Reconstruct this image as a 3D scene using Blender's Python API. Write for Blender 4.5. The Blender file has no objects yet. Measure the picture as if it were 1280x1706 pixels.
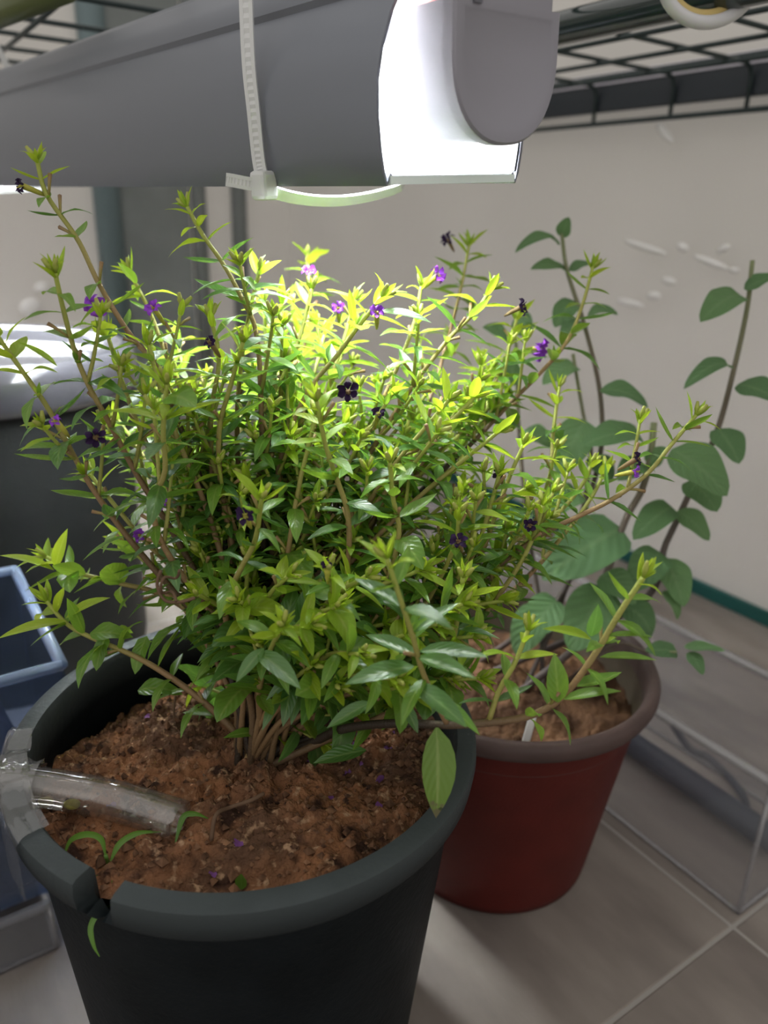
import bpy, bmesh, math, random
import numpy as np
from mathutils import Vector, Matrix, noise

scene = bpy.context.scene
COL = scene.collection
R = random.Random(11)

# ------------------------------------------------------------------ camera
F_PX, PITCH, ROLL, CAM_H = 1281.0, .3687, .0336, .4426
fw = Vector((0, math.cos(PITCH), -math.sin(PITCH)))
up0 = Vector((0, math.sin(PITCH), math.cos(PITCH)))
rt0 = Vector((1, 0, 0))
rt = rt0 * math.cos(ROLL) + up0 * math.sin(ROLL)
up = up0 * math.cos(ROLL) - rt0 * math.sin(ROLL)
CAM = Vector((0, 0, CAM_H))
cam_d = bpy.data.cameras.new('camera')
cam = bpy.data.objects.new('camera', cam_d)
COL.objects.link(cam)
cam_d.sensor_fit = 'VERTICAL'
cam_d.sensor_height = 24.0
cam_d.sensor_width = 18.0
cam_d.lens = 24.0 * F_PX / 1706.0
cam_d.clip_start = .01
cam_d.dof.use_dof = True
cam_d.dof.focus_distance = .345
cam_d.dof.aperture_fstop = 4.6
M = Matrix((rt, up, -fw)).transposed().to_4x4()
M.translation = CAM
cam.matrix_world = M
scene.camera = cam

# ------------------------------------------------------------------ world, exposure
wd = bpy.data.worlds.new('room_light')
scene.world = wd
wd.use_nodes = True
bg = wd.node_tree.nodes['Background']
bg.inputs['Color'].default_value = (1.0, .96, .92, 1)
bg.inputs['Strength'].default_value = .44
scene.view_settings.view_transform = 'Standard'
scene.view_settings.look = 'None'
scene.view_settings.gamma = 1
scene.view_settings.use_curve_mapping = False
scene.view_settings.exposure = 0.93
LED_STRENGTH = 44.0


def ray(x, y):
    return fw + rt * ((x - 640) / F_PX) - up * ((y - 853) / F_PX)


def at(x, y, d):
    return CAM + ray(x, y) * d


def onz(x, y, z):
    r = ray(x, y)
    return CAM + r * ((z - CAM_H) / r.z)


def proj(P):
    d = Vector(P) - CAM
    z = d.dot(fw)
    return 640 + F_PX * d.dot(rt) / z, 853 - F_PX * d.dot(up) / z, z


# ------------------------------------------------------------------ materials
def new_mat(name):
    m = bpy.data.materials.new(name)
    m.use_nodes = True
    nt = m.node_tree
    return m, nt, nt.nodes['Principled BSDF']


def pmat(name, col, rough=.5, spec=.5, metal=0, trans=0, coat=0, emit=0, noise_amt=0, noise_scale=30,
         bump=0, bump_scale=200, col2=None, stretch=None, ior=1.45):
    m, nt, b = new_mat(name)
    b.inputs['Base Color'].default_value = (*col, 1)
    b.inputs['Roughness'].default_value = rough
    b.inputs['Specular IOR Level'].default_value = spec
    b.inputs['Metallic'].default_value = metal
    b.inputs['Transmission Weight'].default_value = trans
    b.inputs['Coat Weight'].default_value = coat
    b.inputs['IOR'].default_value = ior
    if emit:
        b.inputs['Emission Color'].default_value = (*col, 1)
        b.inputs['Emission Strength'].default_value = emit
    tc = nt.nodes.new('ShaderNodeTexCoord')
    src = tc.outputs['Object']
    if stretch:
        mp = nt.nodes.new('ShaderNodeMapping')
        mp.inputs['Scale'].default_value = stretch
        if len(stretch) == 3:
            pass
        nt.links.new(src, mp.inputs['Vector'])
        src = mp.outputs['Vector']
    if noise_amt or col2:
        n = nt.nodes.new('ShaderNodeTexNoise')
        n.inputs['Scale'].default_value = noise_scale
        n.inputs['Detail'].default_value = 6
        nt.links.new(src, n.inputs['Vector'])
        rp = nt.nodes.new('ShaderNodeValToRGB')
        c2 = col2 or tuple(min(1, c * (1 + noise_amt)) for c in col)
        c1 = col if col2 else tuple(c * (1 - noise_amt) for c in col)
        rp.color_ramp.elements[0].position = .35
        rp.color_ramp.elements[1].position = .68
        rp.color_ramp.elements[0].color = (*c1, 1)
        rp.color_ramp.elements[1].color = (*c2, 1)
        nt.links.new(n.outputs['Fac'], rp.inputs['Fac'])
        nt.links.new(rp.outputs['Color'], b.inputs['Base Color'])
    if bump:
        n2 = nt.nodes.new('ShaderNodeTexNoise')
        n2.inputs['Scale'].default_value = bump_scale
        n2.inputs['Detail'].default_value = 4
        nt.links.new(src, n2.inputs['Vector'])
        bp = nt.nodes.new('ShaderNodeBump')
        bp.inputs['Strength'].default_value = bump
        bp.inputs['Distance'].default_value = .002
        nt.links.new(n2.outputs['Fac'], bp.inputs['Height'])
        nt.links.new(bp.outputs['Normal'], b.inputs['Normal'])
    return m


def clear_mat(name, tint=(1, 1, 1), gloss=.12, rough=.08, haze=.05, haze_col=(.8, .82, .85), edge=.3):
    """thin clear plastic: mostly lets light through, with a glossy film and a little haze"""
    m, nt, b = new_mat(name)
    nt.nodes.remove(b)
    out = nt.nodes['Material Output']
    tr = nt.nodes.new('ShaderNodeBsdfTransparent')
    tr.inputs['Color'].default_value = (*tint, 1)
    gl = nt.nodes.new('ShaderNodeBsdfGlossy')
    gl.inputs['Roughness'].default_value = rough
    df = nt.nodes.new('ShaderNodeBsdfDiffuse')
    df.inputs['Color'].default_value = (*haze_col, 1)
    m1 = nt.nodes.new('ShaderNodeMixShader')
    m1.inputs[0].default_value = haze
    nt.links.new(tr.outputs[0], m1.inputs[1])
    nt.links.new(df.outputs[0], m1.inputs[2])
    lw = nt.nodes.new('ShaderNodeLayerWeight')
    lw.inputs['Blend'].default_value = .35
    mul = nt.nodes.new('ShaderNodeMath')
    mul.operation = 'MULTIPLY_ADD'
    mul.inputs[1].default_value = edge
    mul.inputs[2].default_value = gloss * .4
    nt.links.new(lw.outputs['Fresnel'], mul.inputs[0])
    m2 = nt.nodes.new('ShaderNodeMixShader')
    nt.links.new(mul.outputs[0], m2.inputs[0])
    nt.links.new(m1.outputs[0], m2.inputs[1])
    nt.links.new(gl.outputs[0], m2.inputs[2])
    nt.links.new(m2.outputs[0], out.inputs['Surface'])
    return m


def leaf_mat(name, c_dark, c_light, rib, tl_col, tl=.35, rough=.32, spec=.5, vein=.16):
    m, nt, b = new_mat(name)
    out = nt.nodes['Material Output']
    at_ = nt.nodes.new('ShaderNodeAttribute')
    at_.attribute_name = 'ld'
    sep = nt.nodes.new('ShaderNodeSeparateColor')
    nt.links.new(at_.outputs['Color'], sep.inputs['Color'])
    oi = nt.nodes.new('ShaderNodeObjectInfo')
    ad = nt.nodes.new('ShaderNodeMath')
    ad.operation = 'ADD'
    nt.links.new(sep.outputs['Blue'], ad.inputs[0])
    nt.links.new(oi.outputs['Random'], ad.inputs[1])
    fr = nt.nodes.new('ShaderNodeMath')
    fr.operation = 'FRACT'
    nt.links.new(ad.outputs[0], fr.inputs[0])
    mx = nt.nodes.new('ShaderNodeMix')
    mx.data_type = 'RGBA'
    mx.inputs['A'].default_value = (*c_dark, 1)
    mx.inputs['B'].default_value = (*c_light, 1)
    nt.links.new(fr.outputs[0], mx.inputs['Factor'])
    # midrib
    rp = nt.nodes.new('ShaderNodeMapRange')
    rp.inputs['From Min'].default_value = .03
    rp.inputs['From Max'].default_value = .16
    rp.inputs['To Min'].default_value = .6
    rp.inputs['To Max'].default_value = 0
    nt.links.new(sep.outputs['Red'], rp.inputs['Value'])
    mx2 = nt.nodes.new('ShaderNodeMix')
    mx2.data_type = 'RGBA'
    nt.links.new(rp.outputs['Result'], mx2.inputs['Factor'])
    nt.links.new(mx.outputs['Result'], mx2.inputs['A'])
    mx2.inputs['B'].default_value = (*rib, 1)
    nt.links.new(mx2.outputs['Result'], b.inputs['Base Color'])
    b.inputs['Roughness'].default_value = rough
    b.inputs['Specular IOR Level'].default_value = spec
    # side veins as fine relief
    ma = nt.nodes.new('ShaderNodeMath')
    ma.operation = 'MULTIPLY_ADD'
    ma.inputs[1].default_value = -.35
    nt.links.new(sep.outputs['Red'], ma.inputs[0])
    nt.links.new(sep.outputs['Green'], ma.inputs[2])
    mb = nt.nodes.new('ShaderNodeMath')
    mb.operation = 'MULTIPLY'
    mb.inputs[1].default_value = 42
    nt.links.new(ma.outputs[0], mb.inputs[0])
    sn = nt.nodes.new('ShaderNodeMath')
    sn.operation = 'SINE'
    nt.links.new(mb.outputs[0], sn.inputs[0])
    bp = nt.nodes.new('ShaderNodeBump')
    bp.inputs['Strength'].default_value = vein
    bp.inputs['Distance'].default_value = .0006
    nt.links.new(sn.outputs[0], bp.inputs['Height'])
    nt.links.new(bp.outputs['Normal'], b.inputs['Normal'])
    tr = nt.nodes.new('ShaderNodeBsdfTranslucent')
    tr.inputs['Color'].default_value = (*tl_col, 1)
    ms = nt.nodes.new('ShaderNodeMixShader')
    ms.inputs[0].default_value = tl
    nt.links.new(b.outputs[0], ms.inputs[1])
    nt.links.new(tr.outputs[0], ms.inputs[2])
    nt.links.new(ms.outputs[0], out.inputs['Surface'])
    return m


def stem_mat(name, young, old):
    m, nt, b = new_mat(name)
    at_ = nt.nodes.new('ShaderNodeAttribute')
    at_.attribute_name = 'ld'
    sep = nt.nodes.new('ShaderNodeSeparateColor')
    nt.links.new(at_.outputs['Color'], sep.inputs['Color'])
    rp = nt.nodes.new('ShaderNodeValToRGB')
    e = rp.color_ramp.elements
    e[0].color = (*young[0], 1)
    e[0].position = 0
    e[1].color = (*old, 1)
    e[1].position = .85
    x = rp.color_ramp.elements.new(.35)
    x.color = (*young[1], 1)
    nt.links.new(sep.outputs['Green'], rp.inputs['Fac'])
    nt.links.new(rp.outputs['Color'], b.inputs['Base Color'])
    b.inputs['Roughness'].default_value = .6
    n = nt.nodes.new('ShaderNodeTexNoise')
    n.inputs['Scale'].default_value = 900
    bp = nt.nodes.new('ShaderNodeBump')
    bp.inputs['Strength'].default_value = .5
    bp.inputs['Distance'].default_value = .0008
    tc = nt.nodes.new('ShaderNodeTexCoord')
    nt.links.new(tc.outputs['Object'], n.inputs['Vector'])
    nt.links.new(n.outputs['Fac'], bp.inputs['Height'])
    nt.links.new(bp.outputs['Normal'], b.inputs['Normal'])
    return m


MAT = {}
MAT['tile'] = pmat('floor_tile', (.17, .145, .13), .5, .35, col2=(.29, .255, .225), noise_scale=9, stretch=(2.2, .7, 1), bump=.12, bump_scale=120)
MAT['grout'] = pmat('grout', (.35, .33, .305), .8)
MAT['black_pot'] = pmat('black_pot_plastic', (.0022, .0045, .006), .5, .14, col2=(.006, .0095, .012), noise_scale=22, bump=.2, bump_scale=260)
_m = MAT['black_pot']
_nt = _m.node_tree
_b = _nt.nodes['Principled BSDF']
_src = _b.inputs['Base Color'].links[0].from_socket
_tc = _nt.nodes.new('ShaderNodeTexCoord')
_sx = _nt.nodes.new('ShaderNodeSeparateXYZ')
_nt.links.new(_tc.outputs['Object'], _sx.inputs[0])
_mr = _nt.nodes.new('ShaderNodeMapRange')
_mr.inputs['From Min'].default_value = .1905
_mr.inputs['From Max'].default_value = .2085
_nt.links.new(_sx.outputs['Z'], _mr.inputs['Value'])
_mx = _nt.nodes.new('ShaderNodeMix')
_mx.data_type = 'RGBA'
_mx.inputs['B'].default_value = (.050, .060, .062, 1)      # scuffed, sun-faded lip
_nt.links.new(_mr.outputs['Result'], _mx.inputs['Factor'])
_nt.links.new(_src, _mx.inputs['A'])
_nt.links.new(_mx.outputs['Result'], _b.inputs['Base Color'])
MAT['red_pot'] = pmat('red_pot_plastic', (.078, .0095, .0068), .5, .3, noise_amt=.12, noise_scale=30, bump=.12, bump_scale=600)
MAT['red_rim'] = pmat('faded_brown_rim', (.075, .048, .043), .55, .4, noise_amt=.15, noise_scale=40)
MAT['brown_in'] = pmat('brown_pot_inside', (.10, .078, .056), .6, .3, noise_amt=.25, noise_scale=30)
_m, _nt, _b = new_mat('brown_soil')
_b.inputs['Roughness'].default_value = .95
_b.inputs['Specular IOR Level'].default_value = .1
_tc = _nt.nodes.new('ShaderNodeTexCoord')


def _nz(sc, lo, hi, det=5):
    n = _nt.nodes.new('ShaderNodeTexNoise')
    n.inputs['Scale'].default_value = sc
    n.inputs['Detail'].default_value = det
    _nt.links.new(_tc.outputs['Object'], n.inputs['Vector'])
    r = _nt.nodes.new('ShaderNodeMapRange')
    r.inputs['From Min'].default_value = lo
    r.inputs['From Max'].default_value = hi
    _nt.links.new(n.outputs['Fac'], r.inputs['Value'])
    return r.outputs['Result']


def _mixc(f, a, b):
    x = _nt.nodes.new('ShaderNodeMix')
    x.data_type = 'RGBA'
    _nt.links.new(f, x.inputs['Factor'])
    for k, v in (('A', a), ('B', b)):
        if isinstance(v, tuple):
            x.inputs[k].default_value = (*v, 1)
        else:
            _nt.links.new(v, x.inputs[k])
    return x.outputs['Result']


_c1 = _mixc(_nz(24, .42, .62), (.115, .062, .038), (.27, .125, .062))
_c2 = _mixc(_nz(70, .50, .66), _c1, (.045, .024, .017))
_c3 = _mixc(_nz(210, .58, .70), _c2, (.40, .25, .15))
_nt.links.new(_c3, _b.inputs['Base Color'])
_n = _nt.nodes.new('ShaderNodeTexNoise')
_n.inputs['Scale'].default_value = 330
_nt.links.new(_tc.outputs['Object'], _n.inputs['Vector'])
_bp = _nt.nodes.new('ShaderNodeBump')
_bp.inputs['Strength'].default_value = 1
_bp.inputs['Distance'].default_value = .003
_nt.links.new(_n.outputs['Fac'], _bp.inputs['Height'])
_nt.links.new(_bp.outputs['Normal'], _b.inputs['Normal'])
MAT['soil'] = _m
MAT['soil_dark'] = pmat('damp_soil', (.05, .026, .016), .95, .1, col2=(.17, .09, .05), noise_scale=40, bump=1, bump_scale=300)
MAT['chip'] = pmat('soil_crumb', (.05, .028, .02), .95, .1, col2=(.30, .16, .09), noise_scale=120)
MAT['lamp_grey'] = pmat('grey_anodised_metal', (.19, .205, .235), .38, .5, metal=.55)
MAT['lamp_white'] = pmat('white_reflector', (.85, .85, .86), .5)
MAT['cap_grey'] = pmat('light_grey_plastic', (.27, .265, .30), .45, .4, bump=.05, bump_scale=400)
MAT['red_clip'] = pmat('salmon_plastic', (.62, .22, .18), .5)
MAT['dark_slot'] = pmat('dark_grey_plastic', (.12, .12, .14), .5)
MAT['glass_edge'] = pmat('lit_green_glass_edge', (.80, .90, .85), .2)  # lightened: lamp light shining through the edge is put into the colour
MAT['tie'] = pmat('milky_nylon', (.75, .76, .75), .35, .5, trans=.25)
MAT['wire'] = pmat('dark_green_coated_wire', (.018, .032, .032), .35, .5)
MAT['rail'] = pmat('dark_rail', (.03, .037, .045), .45, .5)
MAT['lilac'] = pmat('pale_lilac_strip', (.85, .82, .92), .3)
MAT['tube'] = pmat('dark_green_tube', (.018, .032, .030), .12, .6, coat=.6)
MAT['teal'] = pmat('teal_piping', (.012, .085, .075), .5, .4)
MAT['teal_post'] = pmat('grey_teal_post', (.13, .18, .19), .4, .5)
MAT['dark_panel'] = pmat('dark_grey_green_panel', (.21, .23, .225), .6, .3, noise_amt=.12, noise_scale=8)
MAT['bin'] = pmat('black_bin_plastic', (.010, .0115, .0115), .5, .3, bump=.5, bump_scale=700)
MAT['bin_lid'] = pmat('glossy_grey_lid', (.065, .065, .075), .13, .6, coat=.5)
MAT['navy'] = pmat('navy_fabric', (.014, .019, .035), .8, .2, noise_amt=.3, noise_scale=50, bump=.4, bump_scale=200)
MAT['clear'] = clear_mat('clear_plastic', (.95, .95, .96), .05, .10, .05, edge=.12)
MAT['clear_blue'] = clear_mat('clear_bluish_plastic', (.74, .80, .90), .08, .12, .05, (.40, .50, .70), .15)
MAT['clear_rim'] = clear_mat('clear_plastic_thick_edge', (.88, .88, .89), .2, .15, .22, (.62, .61, .62))
MAT['blue_rim'] = clear_mat('bluish_plastic_thick_edge', (.6, .7, .85), .2, .15, .4, (.36, .45, .62))
MAT['hose'] = clear_mat('clear_hose', (.93, .91, .89), .2, .08, .06, (.75, .72, .68), .35)
MAT['tape'] = clear_mat('clear_tape', (.95, .95, .95), .2, .07, .07, (.6, .6, .6))
MAT['pane'] = clear_mat('lamp_glass', (.96, .98, .97), .04, .05, .02)
MAT['coil_white'] = pmat('white_cable', (.62, .62, .63), .3, .5)
MAT['coil_yellow'] = pmat('yellow_liner', (.55, .42, .16), .5)
MAT['cable_dark'] = pmat('dark_cable', (.03, .035, .05), .5)
MAT['base_tube'] = pmat('slate_base_tube', (.035, .045, .065), .4, .5)
MAT['white_tag'] = pmat('white_plant_tag', (.72, .70, .68), .5)
MAT['violet'] = pmat('violet_petal', (.26, .05, .52), .55, .3, noise_amt=.3, noise_scale=500)
MAT['dark_violet'] = pmat('withered_dark_petal', (.025, .010, .045), .7, .2)
MAT['purple_fallen'] = pmat('fallen_purple_petal', (.16, .06, .20), .7, .2)
MAT['calyx'] = pmat('yellow_green_calyx', (.42, .40, .07), .5, .3, noise_amt=.2, noise_scale=300)
MAT['calyx_brown'] = pmat('brown_calyx', (.22, .15, .07), .7, .3)
MAT['twig'] = pmat('dry_twig', (.13, .08, .05), .8, .2)
MAT['grass'] = leaf_mat('seedling_green', (.10, .24, .03), (.16, .32, .05), (.2, .36, .08), (.2, .45, .05), .3)
MAT['leaf_young'] = leaf_mat('young_leaf', (.32, .44, .03), (.24, .42, .03), (.46, .54, .12), (.52, .66, .04), .46, .4, .45)
MAT['leaf_mid'] = leaf_mat('mid_leaf', (.10, .23, .03), (.15, .29, .04), (.30, .42, .10), (.36, .56, .05), .38, .3, .5)
MAT['leaf_old'] = leaf_mat('mature_leaf', (.050, .135, .028), (.085, .20, .045), (.22, .33, .11), (.24, .50, .07), .34, .34, .8)
MAT['leaf_spotted'] = leaf_mat('ageing_leaf', (.12, .22, .035), (.14, .24, .04), (.30, .38, .12), (.25, .42, .05), .25, .4, .4)
_m = MAT['leaf_spotted']
_nt = _m.node_tree
_b = _nt.nodes['Principled BSDF']
_src = _b.inputs['Base Color'].links[0].from_socket
_at = [n for n in _nt.nodes if n.type == 'ATTRIBUTE'][0]
_sp = _nt.nodes.new('ShaderNodeSeparateColor')
_nt.links.new(_at.outputs['Color'], _sp.inputs['Color'])
_tc = _nt.nodes.new('ShaderNodeTexCoord')
_vo = _nt.nodes.new('ShaderNodeTexNoise')
_vo.inputs['Scale'].default_value = 9
_nt.links.new(_tc.outputs['Object'], _vo.inputs['Vector'])
_ad = _nt.nodes.new('ShaderNodeMath')
_ad.operation = 'MULTIPLY_ADD'
_ad.inputs[1].default_value = .35
_nt.links.new(_vo.outputs['Fac'], _ad.inputs[0])
_nt.links.new(_sp.outputs['Green'], _ad.inputs[2])
_mr = _nt.nodes.new('ShaderNodeMapRange')
_mr.inputs['From Min'].default_value = .985
_mr.inputs['From Max'].default_value = 1.03
_nt.links.new(_ad.outputs[0], _mr.inputs['Value'])
_mx = _nt.nodes.new('ShaderNodeMix')
_mx.data_type = 'RGBA'
_mx.inputs['B'].default_value = (.13, .105, .06, 1)        # dried tip
_nt.links.new(_mr.outputs['Result'], _mx.inputs['Factor'])
_nt.links.new(_src, _mx.inputs['A'])
_vr = _nt.nodes.new('ShaderNodeTexVoronoi')
_vr.inputs['Scale'].default_value = 5
_nt.links.new(_tc.outputs['Object'], _vr.inputs['Vector'])
_ls = _nt.nodes.new('ShaderNodeMath')
_ls.operation = 'LESS_THAN'
_ls.inputs[1].default_value = .10
_nt.links.new(_vr.outputs['Distance'], _ls.inputs[0])
_mx2 = _nt.nodes.new('ShaderNodeMix')
_mx2.data_type = 'RGBA'
_mx2.inputs['B'].default_value = (.03, .03, .015, 1)
_nt.links.new(_ls.outputs[0], _mx2.inputs['Factor'])
_nt.links.new(_mx.outputs['Result'], _mx2.inputs['A'])
_nt.links.new(_mx2.outputs['Result'], _b.inputs['Base Color'])
MAT['herb_leaf'] = leaf_mat('soft_herb_leaf', (.085, .17, .075), (.12, .22, .09), (.16, .26, .12), (.18, .36, .10), .25, .6, .25, .4)
MAT['stem'] = stem_mat('shrub_stem', ((.32, .38, .06), (.27, .165, .075)), (.032, .021, .013))  # dark end is old brown bark, deepened to paint the shade at the foot
MAT['herb_stem'] = stem_mat('herb_stem', ((.19, .22, .10), (.11, .085, .055)), (.075, .055, .05))


def wall_mat():
    m, nt, b = new_mat('translucent_cover')
    out = nt.nodes['Material Output']
    n = nt.nodes.new('ShaderNodeTexNoise')
    n.inputs['Scale'].default_value = 2.2
    n.inputs['Detail'].default_value = 3
    tc = nt.nodes.new('ShaderNodeTexCoord')
    nt.links.new(tc.outputs['Object'], n.inputs['Vector'])
    rp = nt.nodes.new('ShaderNodeValToRGB')
    rp.color_ramp.elements[0].position = .3
    rp.color_ramp.elements[1].position = .7
    rp.color_ramp.elements[0].color = (.58, .56, .53, 1)
    rp.color_ramp.elements[1].color = (.70, .68, .64, 1)
    nt.links.new(n.outputs['Fac'], rp.inputs['Fac'])
    nt.links.new(rp.outputs['Color'], b.inputs['Base Color'])
    b.inputs['Roughness'].default_value = .45
    b.inputs['Specular IOR Level'].default_value = .25
    n2 = nt.nodes.new('ShaderNodeTexNoise')
    n2.inputs['Scale'].default_value = 7
    n2.inputs['Detail'].default_value = 5
    nt.links.new(tc.outputs['Object'], n2.inputs['Vector'])
    bp = nt.nodes.new('ShaderNodeBump')
    bp.inputs['Strength'].default_value = .3
    bp.inputs['Distance'].default_value = .01
    nt.links.new(n2.outputs['Fac'], bp.inputs['Height'])
    nt.links.new(bp.outputs['Normal'], b.inputs['Normal'])
    tr = nt.nodes.new('ShaderNodeBsdfTranslucent')
    tr.inputs['Color'].default_value = (.7, .68, .64, 1)
    ms = nt.nodes.new('ShaderNodeMixShader')
    ms.inputs[0].default_value = .3
    nt.links.new(b.outputs[0], ms.inputs[1])
    nt.links.new(tr.outputs[0], ms.inputs[2])
    nt.links.new(ms.outputs[0], out.inputs['Surface'])
    return m


MAT['cover'] = wall_mat()
_m, _nt, _b = new_mat('led_light')
_b.inputs['Base Color'].default_value = (1, 1, 1, 1)
_b.inputs['Emission Color'].default_value = (.96, .98, 1.0, 1)
_b.inputs['Emission Strength'].default_value = LED_STRENGTH
MAT['led'] = _m


# ------------------------------------------------------------------ mesh helpers
class MB:
    def __init__(self):
        self.v, self.f, self.c, self.mi = [], [], [], []

    def add(self, vs, fs, cs=None, mi=0):
        o = len(self.v)
        self.v += [tuple(p) for p in vs]
        self.f += [tuple(i + o for i in q) for q in fs]
        self.c += cs if cs else [(0.5, .5, 0)] * len(vs)
        self.mi += [mi] * len(fs)

    def box(self, c, s, M3=None, mi=0):
        c = Vector(c)
        vs = []
        for z in (-1, 1):
            for y in (-1, 1):
                for x in (-1, 1):
                    p = Vector((x * s[0] / 2, y * s[1] / 2, z * s[2] / 2))
                    vs.append(c + (M3 @ p if M3 else p))
        self.add(vs, [(0, 2, 3, 1), (4, 5, 7, 6), (0, 1, 5, 4), (2, 6, 7, 3), (0, 4, 6, 2), (1, 3, 7, 5)], mi=mi)

    def tube(self, pts, rad, n=8, cap=True, ts=None, mi=0, flat=None):
        pts = [Vector(p) for p in pts]
        k = len(pts)
        if not hasattr(rad, '__len__'):
            rad = [rad] * k
        vs, cs, fs = [], [], []
        prev = None
        for i, p in enumerate(pts):
            t = (pts[min(i + 1, k - 1)] - pts[max(i - 1, 0)]).normalized()
            if prev is None:
                a = Vector((0, 0, 1)) if abs(t.z) < .9 else Vector((1, 0, 0))
                nrm = (a - t * a.dot(t)).normalized()
            else:
                nrm = (prev - t * prev.dot(t)).normalized()
            prev = nrm
            bn = t.cross(nrm)
            for j in range(n):
                a = 2 * math.pi * j / n
                vs.append(p + (nrm * math.cos(a) + bn * math.sin(a)) * rad[i])
                cs.append((0, ts[i] if ts else i / (k - 1), 0))
        for i in range(k - 1):
            for j in range(n):
                fs.append((i * n + j, i * n + (j + 1) % n, (i + 1) * n + (j + 1) % n, (i + 1) * n + j))
        if cap:
            fs.append(tuple(range(n - 1, -1, -1)))
            fs.append(tuple((k - 1) * n + j for j in range(n)))
        self.add(vs, fs, cs, mi)

    def build(self, name, mat, parent=None, smooth=True, loc=None, bevel=0):
        me = bpy.data.meshes.new(name)
        me.from_pydata(self.v, [], self.f)
        mats = mat if isinstance(mat, (list, tuple)) else [mat]
        for m in mats:
            me.materials.append(m)
        if len(mats) > 1:
            me.polygons.foreach_set('material_index', self.mi)
        a = me.color_attributes.new('ld', 'FLOAT_COLOR', 'POINT')
        arr = np.ones((len(self.v), 4), dtype=np.float32)
        arr[:, :3] = np.array(self.c, dtype=np.float32)
        a.data.foreach_set('color', arr.ravel())
        if smooth:
            me.polygons.foreach_set('use_smooth', [True] * len(me.polygons))
        me.update()
        o = bpy.data.objects.new(name, me)
        COL.objects.link(o)
        if parent is not None:
            o.parent = parent
        if loc is not None:
            o.location = loc
        if bevel:
            md = o.modifiers.new('bevel', 'BEVEL')
            md.width = bevel
            md.segments = 2
            md.limit_method = 'ANGLE'
            me.polygons.foreach_set('use_smooth', [False] * len(me.polygons))
        return o


def tag(o, label=None, cat=None, group=None, kind=None):
    if label:
        o['label'] = label
    if cat:
        o['category'] = cat
    if group:
        o['group'] = group
    if kind:
        o['kind'] = kind
    return o


def empty(name, loc, label, cat, group=None):
    o = bpy.data.objects.new(name, None)
    COL.objects.link(o)
    o.location = loc
    o.empty_display_size = .02
    return tag(o, label, cat, group)


def catmull(pts, per=6):
    pts = [Vector(p) for p in pts]
    P = [pts[0] * 2 - pts[1]] + pts + [pts[-1] * 2 - pts[-2]]
    out = []
    for i in range(1, len(P) - 2):
        for k in range(per):
            t = k / per
            a, b, c, d = P[i - 1], P[i], P[i + 1], P[i + 2]
            out.append(.5 * ((2 * b) + (c - a) * t + (2 * a - 5 * b + 4 * c - d) * t * t + (3 * b - a - 3 * c + d) * t ** 3))
    out.append(pts[-1])
    return out


def lathe(mb, prof, n=96, mi=0, center=(0, 0), z_of=None, angles=None):
    """prof: list of (r, z); z_of(angle, r, z) -> (r, z) lets the outline vary with angle"""
    angles = angles or [2 * math.pi * i / n for i in range(n)]
    n = len(angles)
    vs, fs = [], []
    for a in angles:
        for (r, z) in prof:
            if z_of:
                r, z = z_of(a, r, z)
            vs.append((center[0] + r * math.cos(a), center[1] + r * math.sin(a), z))
    k = len(prof)
    for i in range(n):
        j = (i + 1) % n
        for q in range(k - 1):
            fs.append((i * k + q, j * k + q, j * k + q + 1, i * k + q + 1))
    mb.add(vs, fs, mi=mi)


# ------------------------------------------------------------------ directions of the rack
uA = Vector((-.565, .825, 0)).normalized()
wB = Vector((.825, .565, 0)).normalized()
MAB = Matrix((wB, uA, Vector((0, 0, 1)))).transposed()      # local x = B, y = A
base_pt = Vector((.461, .808, 0))
W_WALL = base_pt.dot(wB)


def UW(u, w, z=0):
    return uA * u + wB * w + Vector((0, 0, z))


# ------------------------------------------------------------------ floor
flo = MB()
flo.box(UW(.5, .2, -.0076), (3.6, 5.0, .014), MAB)
floor = flo.build('floor', MAT['grout'], smooth=False)
tag(floor, kind='structure')
corner = Vector((.246, .388, 0))
cu, cw = corner.dot(uA), corner.dot(wB)
TS = .60
tile_mesh = None
for i in range(-2, 4):
    for j in range(-2, 3):
        if tile_mesh is None:
            tb = MB()
            tb.box((0, 0, 0), (TS - .0022, TS - .0022, .008))
            t = tb.build('tile', MAT['tile'], floor, smooth=False, bevel=.0012)
            tile_mesh = t.data
        else:
            t = bpy.data.objects.new('tile', tile_mesh)
            COL.objects.link(t)
            t.parent = floor
            md = t.modifiers.new('bevel', 'BEVEL')
            md.width = .0012
            md.segments = 2
        c = UW(cu + (i + .5) * TS, cw + (j - .5) * TS, -.004)
        t.matrix_world = Matrix.Translation(c) @ MAB.to_4x4() @ Matrix.Rotation(math.pi * ((i + j) % 2), 4, 'Z')

# ------------------------------------------------------------------ translucent cover (two walls)
def sheet(name, p0, d, length, nrm, height, seed, amp):
    mb = MB()
    nx, nz = 60, 36
    vs, fs = [], []
    for i in range(nx + 1):
        for k in range(nz + 1):
            s, z = i / nx * length, k / nz * height
            o = noise.noise(Vector((s * 2.5 + seed, z * 1.6, seed))) * amp * min(1, z / .2)
            vs.append(p0 + d * s + nrm * o + Vector((0, 0, z)))
    for i in range(nx):
        for k in range(nz):
            a = i * (nz + 1) + k
            fs.append((a, a + nz + 1, a + nz + 2, a + 1))
    mb.add(vs, fs)
    o = mb.build(name, MAT['cover'])
    return tag(o, kind='structure')


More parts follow.
